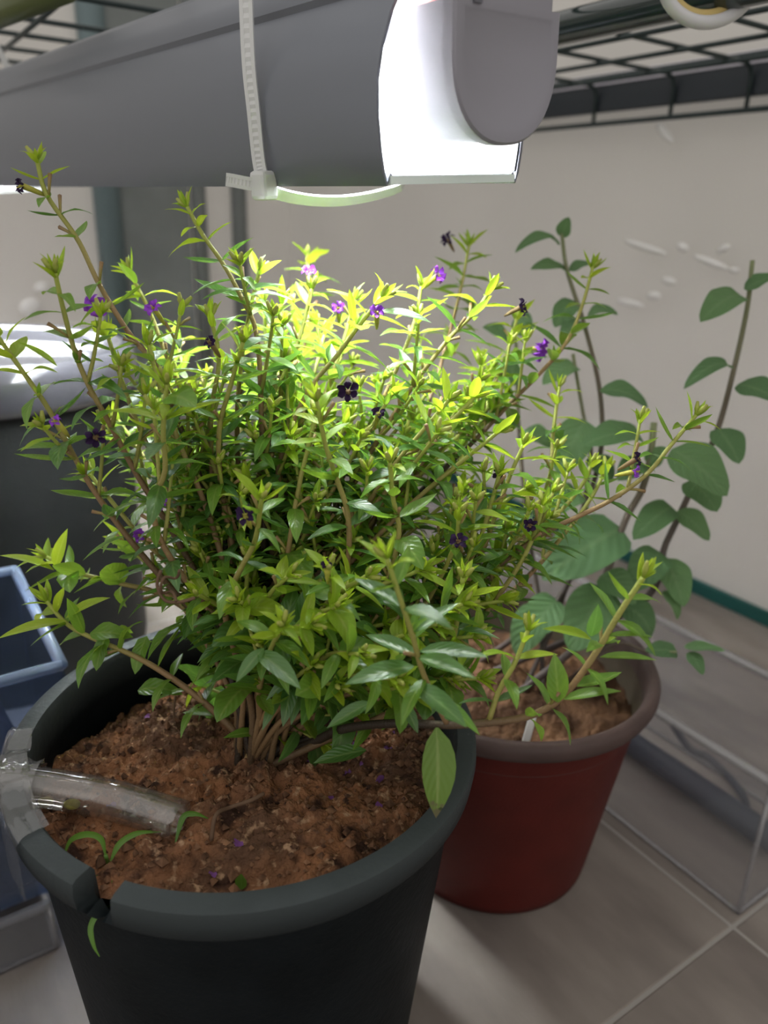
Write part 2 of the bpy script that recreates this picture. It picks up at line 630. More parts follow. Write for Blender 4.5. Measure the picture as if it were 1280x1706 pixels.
u_corner = onz(480, 678, 0).dot(uA)
wall_back = sheet('wall_back', UW(-.6, W_WALL + .012), uA, u_corner + .6 + .012, -wB, 1.25, 3.1, .008)
wall_left = sheet('wall_left', UW(u_corner + .012, W_WALL + .012), -wB, 2.2, -uA, 1.25, 8.7, .010)
tm = MB()
tm.box(UW((u_corner - .6) / 2, W_WALL, .010), (.006, u_corner + .6, .019), MAB)
tag(tm.build('trim_1', MAT['teal'], bevel=.002), kind='structure')
# panel, piping post and dark folds on the far left cover


def on_left(x, y):
    r = ray(x, y)
    return CAM + r * ((Vector(UW(u_corner, 0)) - CAM).dot(uA) / r.dot(uA))


tp = MB()
a, b = on_left(162, 400), on_left(206, 400)
tp.tube([(a.x / 2 + b.x / 2, a.y / 2 + b.y / 2, .0), (a.x / 2 + b.x / 2, a.y / 2 + b.y / 2, 1.25)], (a - b).length / 2, 14)
tag(tp.build('trim_2', MAT['teal_post']), kind='structure')
pn = MB()
a, b = on_left(203, 400), on_left(318, 400)
w_ = (a - b).length
ctr = (a + b) / 2
pn.box((ctr.x, ctr.y, .6), (w_, .008, 1.18), MAB)
pn2 = MB()
tag(pn.build('trim_3', MAT['dark_panel'], smooth=False), kind='structure')
for k, (xa, xb, nm) in enumerate([(322, 346, 'trim_4'), (388, 412, 'trim_5')]):
    a, b = on_left(xa, 400), on_left(xb, 400)
    q = MB()
    q.tube([(a.x / 2 + b.x / 2, a.y / 2 + b.y / 2, 0), (a.x / 2 + b.x / 2, a.y / 2 + b.y / 2, 1.2)], (a - b).length / 2, 10)
    tag(q.build(nm, MAT['dark_panel']), kind='structure')
# lamp glints on the wrinkled cover, put in as pale glossy domes


def on_back(x, y, off=0):
    r = ray(x, y)
    return CAM + r * ((W_WALL - off - CAM.dot(wB)) / r.dot(wB))


MAT['crease_glint'] = pmat('pale_crease_glint', (.80, .79, .77), .12, .8, coat=1)
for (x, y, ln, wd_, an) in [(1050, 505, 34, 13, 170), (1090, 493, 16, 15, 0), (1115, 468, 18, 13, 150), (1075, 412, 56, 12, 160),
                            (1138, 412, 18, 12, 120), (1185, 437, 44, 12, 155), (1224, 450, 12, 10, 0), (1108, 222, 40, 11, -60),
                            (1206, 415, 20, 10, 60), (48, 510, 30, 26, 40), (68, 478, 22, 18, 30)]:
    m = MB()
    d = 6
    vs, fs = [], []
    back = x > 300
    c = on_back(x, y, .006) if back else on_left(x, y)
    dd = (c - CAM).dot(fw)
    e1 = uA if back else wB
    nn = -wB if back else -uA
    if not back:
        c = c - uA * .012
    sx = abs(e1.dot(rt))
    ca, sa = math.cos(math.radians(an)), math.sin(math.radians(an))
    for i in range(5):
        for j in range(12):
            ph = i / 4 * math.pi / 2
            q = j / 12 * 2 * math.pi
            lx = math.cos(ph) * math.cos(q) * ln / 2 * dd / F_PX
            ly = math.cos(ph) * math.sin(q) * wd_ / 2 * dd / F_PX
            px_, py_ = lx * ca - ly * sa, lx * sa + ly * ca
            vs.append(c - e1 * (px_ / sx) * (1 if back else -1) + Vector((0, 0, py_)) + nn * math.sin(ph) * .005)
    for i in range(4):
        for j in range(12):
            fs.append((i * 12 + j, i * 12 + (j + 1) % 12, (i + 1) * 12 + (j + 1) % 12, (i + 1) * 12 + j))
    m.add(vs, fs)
    m.build('crease_glint', MAT['crease_glint'], wall_back if back else wall_left)

# ------------------------------------------------------------------ wire shelf overhead
shelf = empty('wire_shelf', UW(.7, W_WALL - .02, .597), 'dark green coated wire shelf running overhead at the top of the picture', 'shelf')


def into(o, parent):
    """parent keeping world place"""
    o.parent = parent
    bpy.context.view_layer.update()
    o.matrix_parent_inverse = parent.matrix_world.inverted()
    return o


bpy.context.view_layer.update()
ZS = .600
us = [.36, .45, .545, .64, .755, .869, .95, 1.04, 1.13, 1.22, 1.31, 1.40, 1.50, 1.60]
ws = [.10, .184, .27, .355, .44, .525, .61, .69, .77]
for w in ws:
    m = MB()
    m.tube([UW(.34, w, ZS - .0042), UW(1.63, w, ZS - .0042)], .0024, 8)
    into(m.build('wire', MAT['wire']), shelf)
for u in us:
    m = MB()
    pts = [UW(u, .08, ZS), UW(u, W_WALL - .034, ZS), UW(u, W_WALL - .024, ZS - .004), UW(u, W_WALL - .02, ZS - .014),
           UW(u, W_WALL - .02, ZS - .043)]
    m.tube(pts, .0024, 8)
    into(m.build('wire', MAT['wire']), shelf)
for z, r in ((ZS + .008, .0035), (ZS - .043, .003)):
    m = MB()
    m.tube([UW(.0, W_WALL - .02, z), UW(1.7, W_WALL - .02, z)], r, 8)
    into(m.build('edge_wire', MAT['wire']), shelf)
for u in [.06, .145, .23, .3]:
    m = MB()
    m.tube([UW(u, W_WALL - .02, ZS + .008), UW(u, W_WALL - .02, ZS - .043)], .0024, 8)
    into(m.build('strut', MAT['wire']), shelf)
m = MB()
m.box(UW(.8, W_WALL - .012, ZS - .014), (.010, 1.9, .031), MAB)
into(m.build('side_rail', MAT['rail'], bevel=.002), shelf)
m = MB()
m.box(UW(.8, W_WALL - .014, ZS + .007), (.006, 1.9, .012), MAB)
tag(into(m.build('gap_strip', MAT['lilac'], smooth=False), shelf), 'pale lilac strip')  # added pale strip standing in for the bright gap above the rail

# glossy tube of the frame close above, and olive strut in the upper left corner
m = MB()
p = at(1000, 32, .50)
m.tube([p + uA * .20, p + uA * .1, p, p - uA * .1, p - uA * .25], .0105, 20)
o = m.build('frame_tube', MAT['tube'])
tag(o, 'thick glossy dark green tube behind the end cap of the lamp', 'tube')
m = MB()
p, q = at(-60, 42, .55), at(110, -24, .50)
m.tube([p, q], .0095, 16)
o = m.build('frame_tube', pmat('olive_tube', (.11, .13, .05), .3, .5))
tag(o, 'olive green tube crossing the upper left corner above the wires', 'tube')

# ------------------------------------------------------------------ strip lamp
lax = ray(-540, 313).normalized()
lw_ = lax.cross(Vector((0, 0, 1))).normalized()
lh_ = lw_.cross(lax)
rollM = Matrix.Rotation(math.radians(-3.5), 3, 'Y')
ML = (Matrix((lw_, lax, lh_)).transposed() @ rollM).to_4x4()
ML.translation = at(640, 308, .30)
lamp = empty('strip_lamp', (0, 0, 0), 'grey metal strip grow lamp with bright white open end hanging under the wire shelf', 'lamp')
lamp.matrix_world = ML
WL, LL = .079, .98


def LP(x, y, h):
    return ML @ Vector((x, y, h))


half = [(.0045, .0035), (.0015, -.0005), (-.0005, .004), (-.002, .012), (-.0032, .024), (-.003, .036), (-.0005, .047), (.004, .058),
        (.0095, .067), (.0085, .0695), (.0105, .077), (.0135, .080), (.017, .086), (.024, .0905)]
outl = half + [(WL - x, h) for x, h in reversed(half)]


def offset(pl, d):
    out = []
    for i, (x, h) in enumerate(pl):
        a = pl[max(i - 1, 0)]
        b = pl[min(i + 1, len(pl) - 1)]
        tx, th = b[0] - a[0], b[1] - a[1]
        L = math.hypot(tx, th)
        out.append((x + th / L * d, h - tx / L * d))
    return out


inn = offset(outl, .0014)
m = MB()
vs, fs = [], []
k = len(outl)
for y in (0, LL):
    vs += [(x, y, h) for x, h in outl] + [(x, y, h) for x, h in inn]
for i in range(k - 1):
    fs.append((i, i + 1, 2 * k + i + 1, 2 * k + i))
    fs.append((k + i + 1, k + i, 3 * k + i, 3 * k + i + 1))
    fs.append((i + 1, i, k + i, k + i + 1))
    fs.append((2 * k + i, 2 * k + i + 1, 3 * k + i + 1, 3 * k + i))
fs.append((0, 2 * k, 3 * k, k))
fs.append((k - 1, 2 * k - 1, 4 * k - 1, 3 * k - 1))
m.add(vs, fs)
o = m.build('housing', MAT['lamp_grey'], lamp)
md = o.modifiers.new('e', 'EDGE_SPLIT')
md.split_angle = math.radians(35)
# white inner reflector
ref = [p for p in offset(outl, .0022)][2:-2]
m = MB()
vs = [(x, y, h) for y in (.001, LL) for x, h in ref]
k = len(ref)
m.add(vs, [(i, i + 1, k + i + 1, k + i) for i in range(k - 1)])
tag(m.build('reflector', MAT['lamp_white'], lamp), 'white inner reflector')
m = MB()
m.box((WL / 2, LL / 2 + .008, .074), (.040, LL - .02, .004))
tag(m.build('led_strip', MAT['led'], lamp, smooth=False), 'glowing white light strip')
m = MB()
m.box((WL / 2, LL / 2 + .0005, .0012), (WL - .006, LL, .0024))
tag(m.build('glass_pane', MAT['pane'], lamp, smooth=False), 'clear glass pane under the light')
m = MB()
m.box((WL / 2, .0005, .0016), (WL - .006, .0024, .0032))
tag(m.build('glass_edge', MAT['glass_edge'], lamp, smooth=False), 'greenish edge of the glass')
m = MB()
m.box((WL / 2, LL - .002, .04), (WL - .012, .003, .07))
m.build('end_plate', MAT['cap_grey'], lamp, smooth=False)


# end cap: a U shaped block that sticks out of the open end
def ucap(x0, x1, hb, ht, n=24, sq=2.25):
    cx, a = (x0 + x1) / 2, (x1 - x0) / 2
    hc = hb + a * 1.06
    pts = [(x0, ht)]
    for i in range(n + 1):
        t = math.pi + math.pi * i / n
        c, s = math.cos(t), math.sin(t)
        pts.append((cx + a * math.copysign(abs(c) ** (2 / sq), c), hc + a * 1.06 * math.copysign(abs(s) ** (2 / sq), s)))
    pts.append((x1, ht))
    return pts


def extrude(mb, rings, mi=0):
    k = len(rings[0][1])
    vs, fs = [], []
    for y, pl in rings:
        vs += [(x, y, h) for x, h in pl]
    for r in range(len(rings) - 1):
        for i in range(k):
            j = (i + 1) % k
            fs.append((r * k + i, r * k + j, (r + 1) * k + j, (r + 1) * k + i))
    fs.append(tuple(range(k - 1, -1, -1)))
    o = (len(rings) - 1) * k
    fs.append(tuple(o + i for i in range(k)))
    mb.add(vs, fs, mi=mi)


m = MB()
big = ucap(.0125, .0715, .0135, .0605)
mid = ucap(.0135, .0705, .0145, .0605)
sml = ucap(.015, .068, .0165, .0600)
ins = ucap(.0175, .0665, .0195, .0580)
dent = ucap(.0185, .0655, .0205, .0570)
extrude(m, [(.016, sml), (-.018, mid), (-.0185, big), (-.0235, big), (-.0245, mid), (-.0245, ins), (-.0238, dent)])
cap = m.build('end_cap', MAT['cap_grey'], lamp)
md = cap.modifiers.new('e', 'EDGE_SPLIT')
md.split_angle = math.radians(40)
m = MB()
m.box((.036, -.008, .0650), (.030, .026, .010))
c = m.build('clip', MAT['red_clip'], None, smooth=False, bevel=.001)
c.parent = cap
tag(c, 'salmon red clip')
m = MB()
m.box((.0235, -.0235, .067), (.004, .004, .016))
c = m.build('slot', MAT['dark_slot'], None, smooth=False)
c.parent = cap
m = MB()
m.box((.0465, -.0185, .072), (.040, .012, .026))
c = m.build('cap_neck', MAT['cap_grey'], None, smooth=False, bevel=.0015)
c.parent = cap


# ------------------------------------------------------------------ cable ties
def ribbon(mb, pts, nrm, width, thick, teeth=False):
    pts = [Vector(p) for p in pts]
    k = len(pts)
    vs, fs = [], []
    for i, p in enumerate(pts):
        t = (pts[min(i + 1, k - 1)] - pts[max(i - 1, 0)]).normalized()
        n = Vector(nrm[i] if isinstance(nrm, list) else nrm)
        n = (n - t * n.dot(t)).normalized()
        s = t.cross(n)
        for (a, b) in ((-1, -1), (1, -1), (1, 1), (.45, 1), (.45, .5 if teeth and i % 2 else 1), (-.45, .5 if teeth and i % 2 else 1), (-.45, 1), (-1, 1)):
            vs.append(p + s * (a * width / 2) + n * (b * thick / 2))
    q = 8
    for i in range(k - 1):
        for j in range(q):
            fs.append((i * q + j, i * q + (j + 1) % q, (i + 1) * q + (j + 1) % q, (i + 1) * q + j))
    fs += [tuple(range(q - 1, -1, -1)), tuple((k - 1) * q + j for j in range(q))]
    mb.add(vs, fs)


def cable_tie(y, label, sag=.0062, lean=-.006):
    head = LP(-.0035, y, .0005)
    root = empty('cable_tie', head, label, 'cable tie')
    nx = (ML.to_3x3() @ Vector((-1, -.75, 0)))
    nz = (ML.to_3x3() @ Vector((0, -.75, -.65)))
    m = MB()
    pts = [LP(-.005, y + .0003, .003), LP(-.0058, y + .001, .012), LP(-.0062, y + .0015, .03), LP(-.006, y + .003, .048), LP(-.004, y + .005, .070), LP(-.001, y + .007, .095), LP(.010, y + .008, .125),
           LP(.03, y + .008, .150)]
    ribbon(m, catmull(pts, 12), nx, .0060, .0014, True)
    into(m.build('strap', MAT['tie'], smooth=False), root)
    m = MB()
    pts, nn = [], []
    for i in range(25):
        t = i / 24
        pts.append(LP(-.001 + t * (WL + .001), y, -.0022 - sag * math.sin(math.pi * t) ** .8 * (1 - .25 * t)))
    ribbon(m, pts + [LP(WL + .004, y, .004), LP(WL + .005, y, .03), LP(WL - .002, y + .003, .075), LP(WL - .03, y + .006, .15)], nz, .0058, .0014)
    into(m.build('lower_strap', MAT['tie'], smooth=False), root)
    m = MB()
    hm = ML.to_3x3() @ Matrix.Rotation(math.radians(18), 3, 'Z')
    m.box(LP(-.0045, y, .0000), (.0105, .0088, .0125), hm)
    h = into(m.build('head', MAT['tie'], smooth=False, bevel=.0018), root)
    m = MB()
    tail = [LP(-.0085, y + .001, .0005), LP(-.0125, y + .003, .0012), LP(-.0165, y + .006, .0022), LP(-.0195, y + .008, .0028)]
    ribbon(m, catmull(tail, 6), nx, .0056, .0014, True)
    into(m.build('tail', MAT['tie'], smooth=False), root)
    return root


bpy.context.view_layer.update()
cable_tie(.080, 'milky white cable tie with square head around the lamp near its bright open end')
cable_tie(.635, 'glowing white cable tie around the lamp at the left picture edge', .002)

# white looped cable upper right
coil = empty('cable_loop', at(1185, -40, .42), 'pale glossy looped cable hanging from the top right edge', 'cable')
m = MB()
c = at(1185, -42, .42)
e1, e2 = (rt * .93 + uA * .2).normalized(), Vector((0, 0, 1))
m.tube([c + e1 * (.0285 * math.cos(t)) + e2 * (.0225 * math.sin(t)) for t in [2 * math.pi * i / 48 for i in range(49)]], .0036, 12, cap=False)
into(m.build('outer_loop', MAT['coil_white']), coil)
m = MB()
m.tube([c + fw * .004 + e1 * (.0228 * math.cos(t)) + e2 * (.0172 * math.sin(t)) for t in [2 * math.pi * i / 48 for i in range(49)]], .0032, 12, cap=False)
tag(into(m.build('inner_loop', MAT['coil_yellow']), coil), 'yellowish inner loop')

# ------------------------------------------------------------------ black pot (of the potted shrub)
BC = Vector((-.062, .312, 0))
BR, BH = .110, .210
shrub = empty('potted_shrub', BC, 'bushy small-leaved shrub with purple flowers in chipped black plastic pot', 'potted plant')
bpy.context.view_layer.update()


def ang(px, py):
    p = onz(px, py, BH) - BC
    return math.atan2(p.y, p.x)


n0, n1 = ang(127, 1467), ang(184, 1494)
n0, n1 = min(n0, n1), max(n0, n1)
angs = sorted([2 * math.pi * i / 120 - math.pi for i in range(120)] + [n0 - .004, n0 + .004, n1 - .004, n1 + .004] +
              [n0 + (n1 - n0) * i / 8 for i in range(1, 8)])


def notch(a, r, z):
    if n0 < a < n1:
        t = (a - n0) / (n1 - n0)
        zl = BH - .011 - .006 * math.sin(t * 3.1) - .002 * math.sin(t * 17)
        if z > zl:
            rr = min(max(r, .1015), .1035)
            return rr, zl
    return r, z


m = MB()
prof_o = [(.0, .0), (.080, 0), (.0835, .003), (.086, .02), (.1015, BH - .024), (.1025, BH - .019), (.107, BH - .0175), (.1095, BH - .014), (.1105, BH - .006),
          (.1100, BH - .001), (.1080, BH), (.1012, BH), (.0995, BH - .003), (.0985, BH - .03), (.083, .01), (0, .008)]
lathe(m, prof_o, z_of=notch, angles=angs)
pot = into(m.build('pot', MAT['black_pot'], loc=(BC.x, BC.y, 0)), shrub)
tag(pot, 'dark black plastic pot with a notch broken out of its thick rim')
md = pot.modifiers.new('e', 'EDGE_SPLIT')
md.split_angle = math.radians(50)


def soil_noise(p):
    return (noise.noise(p) * .0065 + noise.noise(p * 3.1) * .0040 + abs(noise.noise(p * 6.3)) * .0050 + noise.noise(p * 12.0) * .0022
            + abs(noise.noise(p * 1.7)) * .004 - .002)


def soil_disc(cx, cy, rad, z0, seed, mound, mat, edge=None):
    mb = MB()
    nr, na = 70, 200
    vs, fs = [], []
    for i in range(nr + 1):
        r = rad * i / nr
        for j in range(na):
            a = 2 * math.pi * j / na
            x, y = r * math.cos(a), r * math.sin(a)
            p = Vector((x * 26 + seed, y * 26, seed))
            h = soil_noise(p)
            h += mound(x, y)
            vs.append((cx + x, cy + y, z0 + h))
    for i in range(nr):
        for j in range(na):
            k = (j + 1) % na
            fs.append((i * na + j, i * na + k, (i + 1) * na + k, (i + 1) * na + j)[::-1])
    mb.add(vs, fs)
    return mb


def mound_b(x, y):
    r = math.hypot(x, y)
    back = max(0, (y * .8 - x * .6)) / .1
    return .006 * (1 - (r / .1) ** 2) - .016 * back * (r / .1) ** 2 + (.004 if y < -.04 else 0)


SZ = .188
soil = into(soil_disc(BC.x, BC.y, .0985, SZ, 4.2, mound_b, None).build('soil', MAT['soil']), shrub)
tag(soil, 'reddish brown crumbly soil')


def soil_z(x, y):
    dx, dy = x - BC.x, y - BC.y
    p = Vector((dx * 26 + 4.2, dy * 26, 4.2))
    h = soil_noise(p)
    return SZ + h + mound_b(dx, dy)


# crumbs
m = MB()
for i in range(1500):
    a, r = R.uniform(0, 6.283), .096 * math.sqrt(R.random())
    x, y = BC.x + r * math.cos(a), BC.y + r * math.sin(a)
    s = R.choice([.0006, .0008, .001, .0014, .002]) * R.uniform(.7, 1.3) * (1.3 if r > .06 else 1)
    c = Vector((x, y, soil_z(x, y) + s * .3))
    vs = []
    for q in [(1, 0, 0), (-1, 0, 0), (0, 1, 0), (0, -1, 0), (0, 0, 1), (0, 0, -1)]:
        vs.append(c + Vector(q) * s * R.uniform(.5, 1.4))
    m.add(vs, [(0, 2, 4), (2, 1, 4), (1, 3, 4), (3, 0, 4), (2, 0, 5), (1, 2, 5), (3, 1, 5), (0, 3, 5)])
tag(into(m.build('soil_crumbs', MAT['chip'], smooth=False), shrub), 'loose lumps of soil', kind='stuff')

# ------------------------------------------------------------------ leaves: templates
SEG = 7


def leaf_template(curl, fold, wave, shape='lance', wmax=.265, SEG=SEG):
    """unit leaf: base at origin, along +Y, length 1"""
    vs, cs, fs = [], [], []
    cols = [-1, -.5, 0, .5, 1]
    for i in range(SEG + 1):
        t = i / SEG
        if shape == 'lance':
            w = wmax / 2 * (math.sin(math.pi * min(1, t * 1.02) ** .85) ** .8 if 0 < t < .985 else 0) + .012 * (1 - t)
        else:
            w = wmax / 2 * (math.sin(math.pi * (t ** .72)) ** .62 if 0 < t < .999 else 0) + .012 * (1 - t)
        ph = curl * t
        if abs(curl) > 1e-3:
            y, z = math.sin(ph) / curl, -(1 - math.cos(ph)) / curl
        else:
            y, z = t, 0
        for c in cols:
            x = c * w
            zz = z + abs(c) * w * fold + wave * math.sin(t * 9 + c * 2) * abs(c) * w
            vs.append((x, y, zz))
            cs.append((abs(c), t, 0))
    n = len(cols)
    for i in range(SEG):
        for j in range(n - 1):
            fs.append((i * n + j, i * n + j + 1, (i + 1) * n + j + 1, (i + 1) * n + j))
    return np.array(vs), cs, fs


LT = [leaf_template(.4, .35, .0), leaf_template(.7, .25, .12), leaf_template(.1, .5, .1), leaf_template(-.5, .55, .05),
      leaf_template(1.05, .3, .2)]
LT_OVAL = [leaf_template(.7, .2, .18, 'oval', .52), leaf_template(1.1, .25, .15, 'oval', .48)]
LEAF_MATS = ['leaf_young', 'leaf_mid', 'leaf_old']
_lm = {}


def leaf_mesh(var, age, oval=False):
    k = (var, age, oval)
    if k not in _lm:
        T = (LT_OVAL if oval else LT)[var]
        mb = MB()
        mb.add([tuple(v) for v in T[0]], T[2], T[1])
        o = mb.build('leaf', MAT[age if isinstance(age, str) else LEAF_MATS[age]])
        _lm[k] = o.data
        bpy.data.objects.remove(o)
    return _lm[k]


class Leaf:
    __slots__ = ('M', 'var', 'age', 'oval', 'size', 'force')


LEAVES = []


def add_leaf(pos, d, nrm, L, wide, age, var=None, oval=False, force=False):
    d = Vector(d).normalized()
    nrm = Vector(nrm)
    nrm = (nrm - d * nrm.dot(d))
    if nrm.length < 1e-4:
        nrm = d.orthogonal()
    nrm.normalize()
    x = d.cross(nrm)
    M3 = Matrix((x * (L * wide), d * L, nrm * L)).transposed()
    M4 = M3.to_4x4()
    M4.translation = pos
    lf = Leaf()
    lf.M, lf.age, lf.oval = M4, age, oval
    lf.var = R.randrange(len(LT_OVAL if oval else LT)) if var is None else var
    c = pos + d * L * .5
    px, py, z = proj(c)
    lf.size = L * wide ** .5 / max(z, .05)
    if not (-20 < px < 1300 and -20 < py < 1726):
        lf.size = 0
    lf.force = force
    LEAVES.append(lf)


def perp(t):
    a = Vector((0, 0, 1)) if abs(t.z) < .8 else Vector((1, 0, 0))
    return (a - t * a.dot(t)).normalized()


def resample(pts, step):
    out, acc = [pts[0]], 0
    ss = [0]
    tot = 0
    for a, b in zip(pts, pts[1:]):
        L = (b - a).length
        if L == 0:
            continue
        while acc + L >= step:
            t = (step - acc) / L
            a = a + (b - a) * t
            L = (b - a).length
            acc = 0
            out.append(a.copy())
        acc += L
    out.append(pts[-1])
    return out


def grow(pts, leaf_len0=.021, start=.30, mb=None, r0=.0019, r1=.0009, shoots=.25, young=4, wide=1.0, oval=0, node=.0105, level=0, tone=0, tip_bud=True, ripe=.20):
    """pts go from base to tip; adds the stem to mb, its leaves to LEAVES"""
    leaf_len = leaf_len0 * .93
    node *= .90
    pts = resample(pts, .004)
    k = len(pts)
    if k < 4:
        return
    total = .004 * (k - 1)
    rad = [r0 + (r1 - r0) * (i / (k - 1)) ** .8 for i in range(k)]
    if mb is not None:
        mb.tube(pts, rad, 7, ts=[min(1, max(0, (total - i * .004) / ripe)) for i in range(k)])
    s = total - .001
    i = 0
    phase = R.uniform(0, 6.28)
    while s > start * total and s > .004:
        idx = min(k - 2, max(1, int(s / .004)))
        p = pts[idx] + (pts[idx + 1] - pts[idx]) * (s / .004 - idx if idx == int(s / .004) else 0)
        t = (pts[idx + 1] - pts[idx - 1]).normalized()
        a1 = perp(t)
        a2 = t.cross(a1)
        ph = phase + (math.pi / 2) * i + R.uniform(-.35, .35)
        if i == 0:
            L, phi, age = leaf_len * R.uniform(.45, .6), .45, 0
        elif i == 1:
            L, phi, age = leaf_len * R.uniform(.6, .85), .8, 0
        elif i < young:
            L, phi, age = leaf_len * R.uniform(.75, 1.1), 1.08, (0 if R.random() < .45 else 1)
        else:
            L, phi, age = leaf_len * R.uniform(.80, 1.28), 1.28, (1 if R.random() < .38 else 2)
        if tone and age == 2:
            age = 1
        for sgn in (0, math.pi):
            if i > young and R.random() < .10:
                continue
            dd = a1 * math.cos(ph + sgn) + a2 * math.sin(ph + sgn)
            d = dd * math.sin(phi + R.uniform(-.2, .2)) + t * math.cos(phi)
            if i >= 2:
                d = Vector((d.x, d.y, d.z * .45 + R.uniform(-.10, .20)))
            nrm = t * .8 + Vector((0, 0, .9)) + Vector((R.uniform(-.35, .35), R.uniform(-.35, .35), 0))
            add_leaf(p, d, nrm, L * R.uniform(.9, 1.1), wide * R.uniform(.82, 1.2), age, oval=(R.random() < oval))
        # axillary young leaflets and shoots
        if i >= 2 and R.random() < .16:
            dd = a1 * math.cos(ph + .4) + a2 * math.sin(ph + .4)
            for q in range(3):
                d = (dd * .8 + t * .9 + Vector((R.uniform(-.5, .5), R.uniform(-.5, .5), R.uniform(-.1, .5)))).normalized()
                add_leaf(p, d, t + Vector((0, 0, .5)), leaf_len * R.uniform(.28, .5), wide, 0 if R.random() < .6 else 1)
        if mb is not None and i >= 2 and R.random() < .3:
            # spent flower tubes left in the leaf axils
            dd = a1 * math.cos(ph + 1.2) + a2 * math.sin(ph + 1.2)
            d = (dd * .7 + t * .8).normalized()
            q = R.uniform(.006, .011)
            mb.tube([p, p + d * q * .5 + Vector((0, 0, .0004)), p + d * q], [.0005, .0007, .0009], 5, ts=[.2, .25, .38])
        if level == 0 and mb is not None and i >= 6 and R.random() < shoots:
            dd = a1 * math.cos(ph + .8) + a2 * math.sin(ph + .8)
            if dd.z < -.2:
                dd = -dd
            ln = R.uniform(.018, .036)
            d = (dd * .75 + t * .8 + Vector((0, 0, .25))).normalized()
            q = [p, p + d * ln * .35, p + d * ln * .7 + Vector((0, 0, ln * .06)), p + d * ln + Vector((0, 0, ln * .16))]
            grow(catmull(q, 5), leaf_len * .85, .15, mb, .0010, .0007, 0, 3, wide, 0, .0085, 1, tone)
        st = node * (.45 if i == 0 else .6 if i == 1 else .8 if i == 2 else R.uniform(.85, 1.2))
        s -= st
        i += 1
    # terminal tuft
    if tip_bud:
        t = (pts[-1] - pts[-3]).normalized()
        a1 = perp(t)
        a2 = t.cross(a1)
        for q in range(4):
            ph = phase + q * 1.7
            dd = a1 * math.cos(ph) + a2 * math.sin(ph)
            add_leaf(pts[-1] - t * .001, t + dd * R.uniform(.35, .95), dd * -1 + t * .2, leaf_len * R.uniform(.30, .58), wide, 0, var=R.choice([2, 3]))
        if mb is not None:
            for q in range(2):
                dd = a1 * math.cos(phase + q * 2 + 1) + a2 * math.sin(phase + q * 2 + 1)
                b0 = pts[-1]
                mb.tube([b0, b0 + (t + dd * .6) * .003, b0 + (t + dd * .6) * .006], [.0004, .0013, .0007], 6, ts=[.02, .02, .1])


# ------------------------------------------------------------------ shrub stems traced from tip (px) to base
BASE = BC + Vector((.004, -.002, SZ + .002))


def base_pt_j(j=.011):
    a, r = R.uniform(0, 6.28), R.uniform(.004, j)
    x, y = BASE.x + r * math.cos(a), BASE.y + r * math.sin(a)
    return Vector((x, y, soil_z(x, y) - .004))


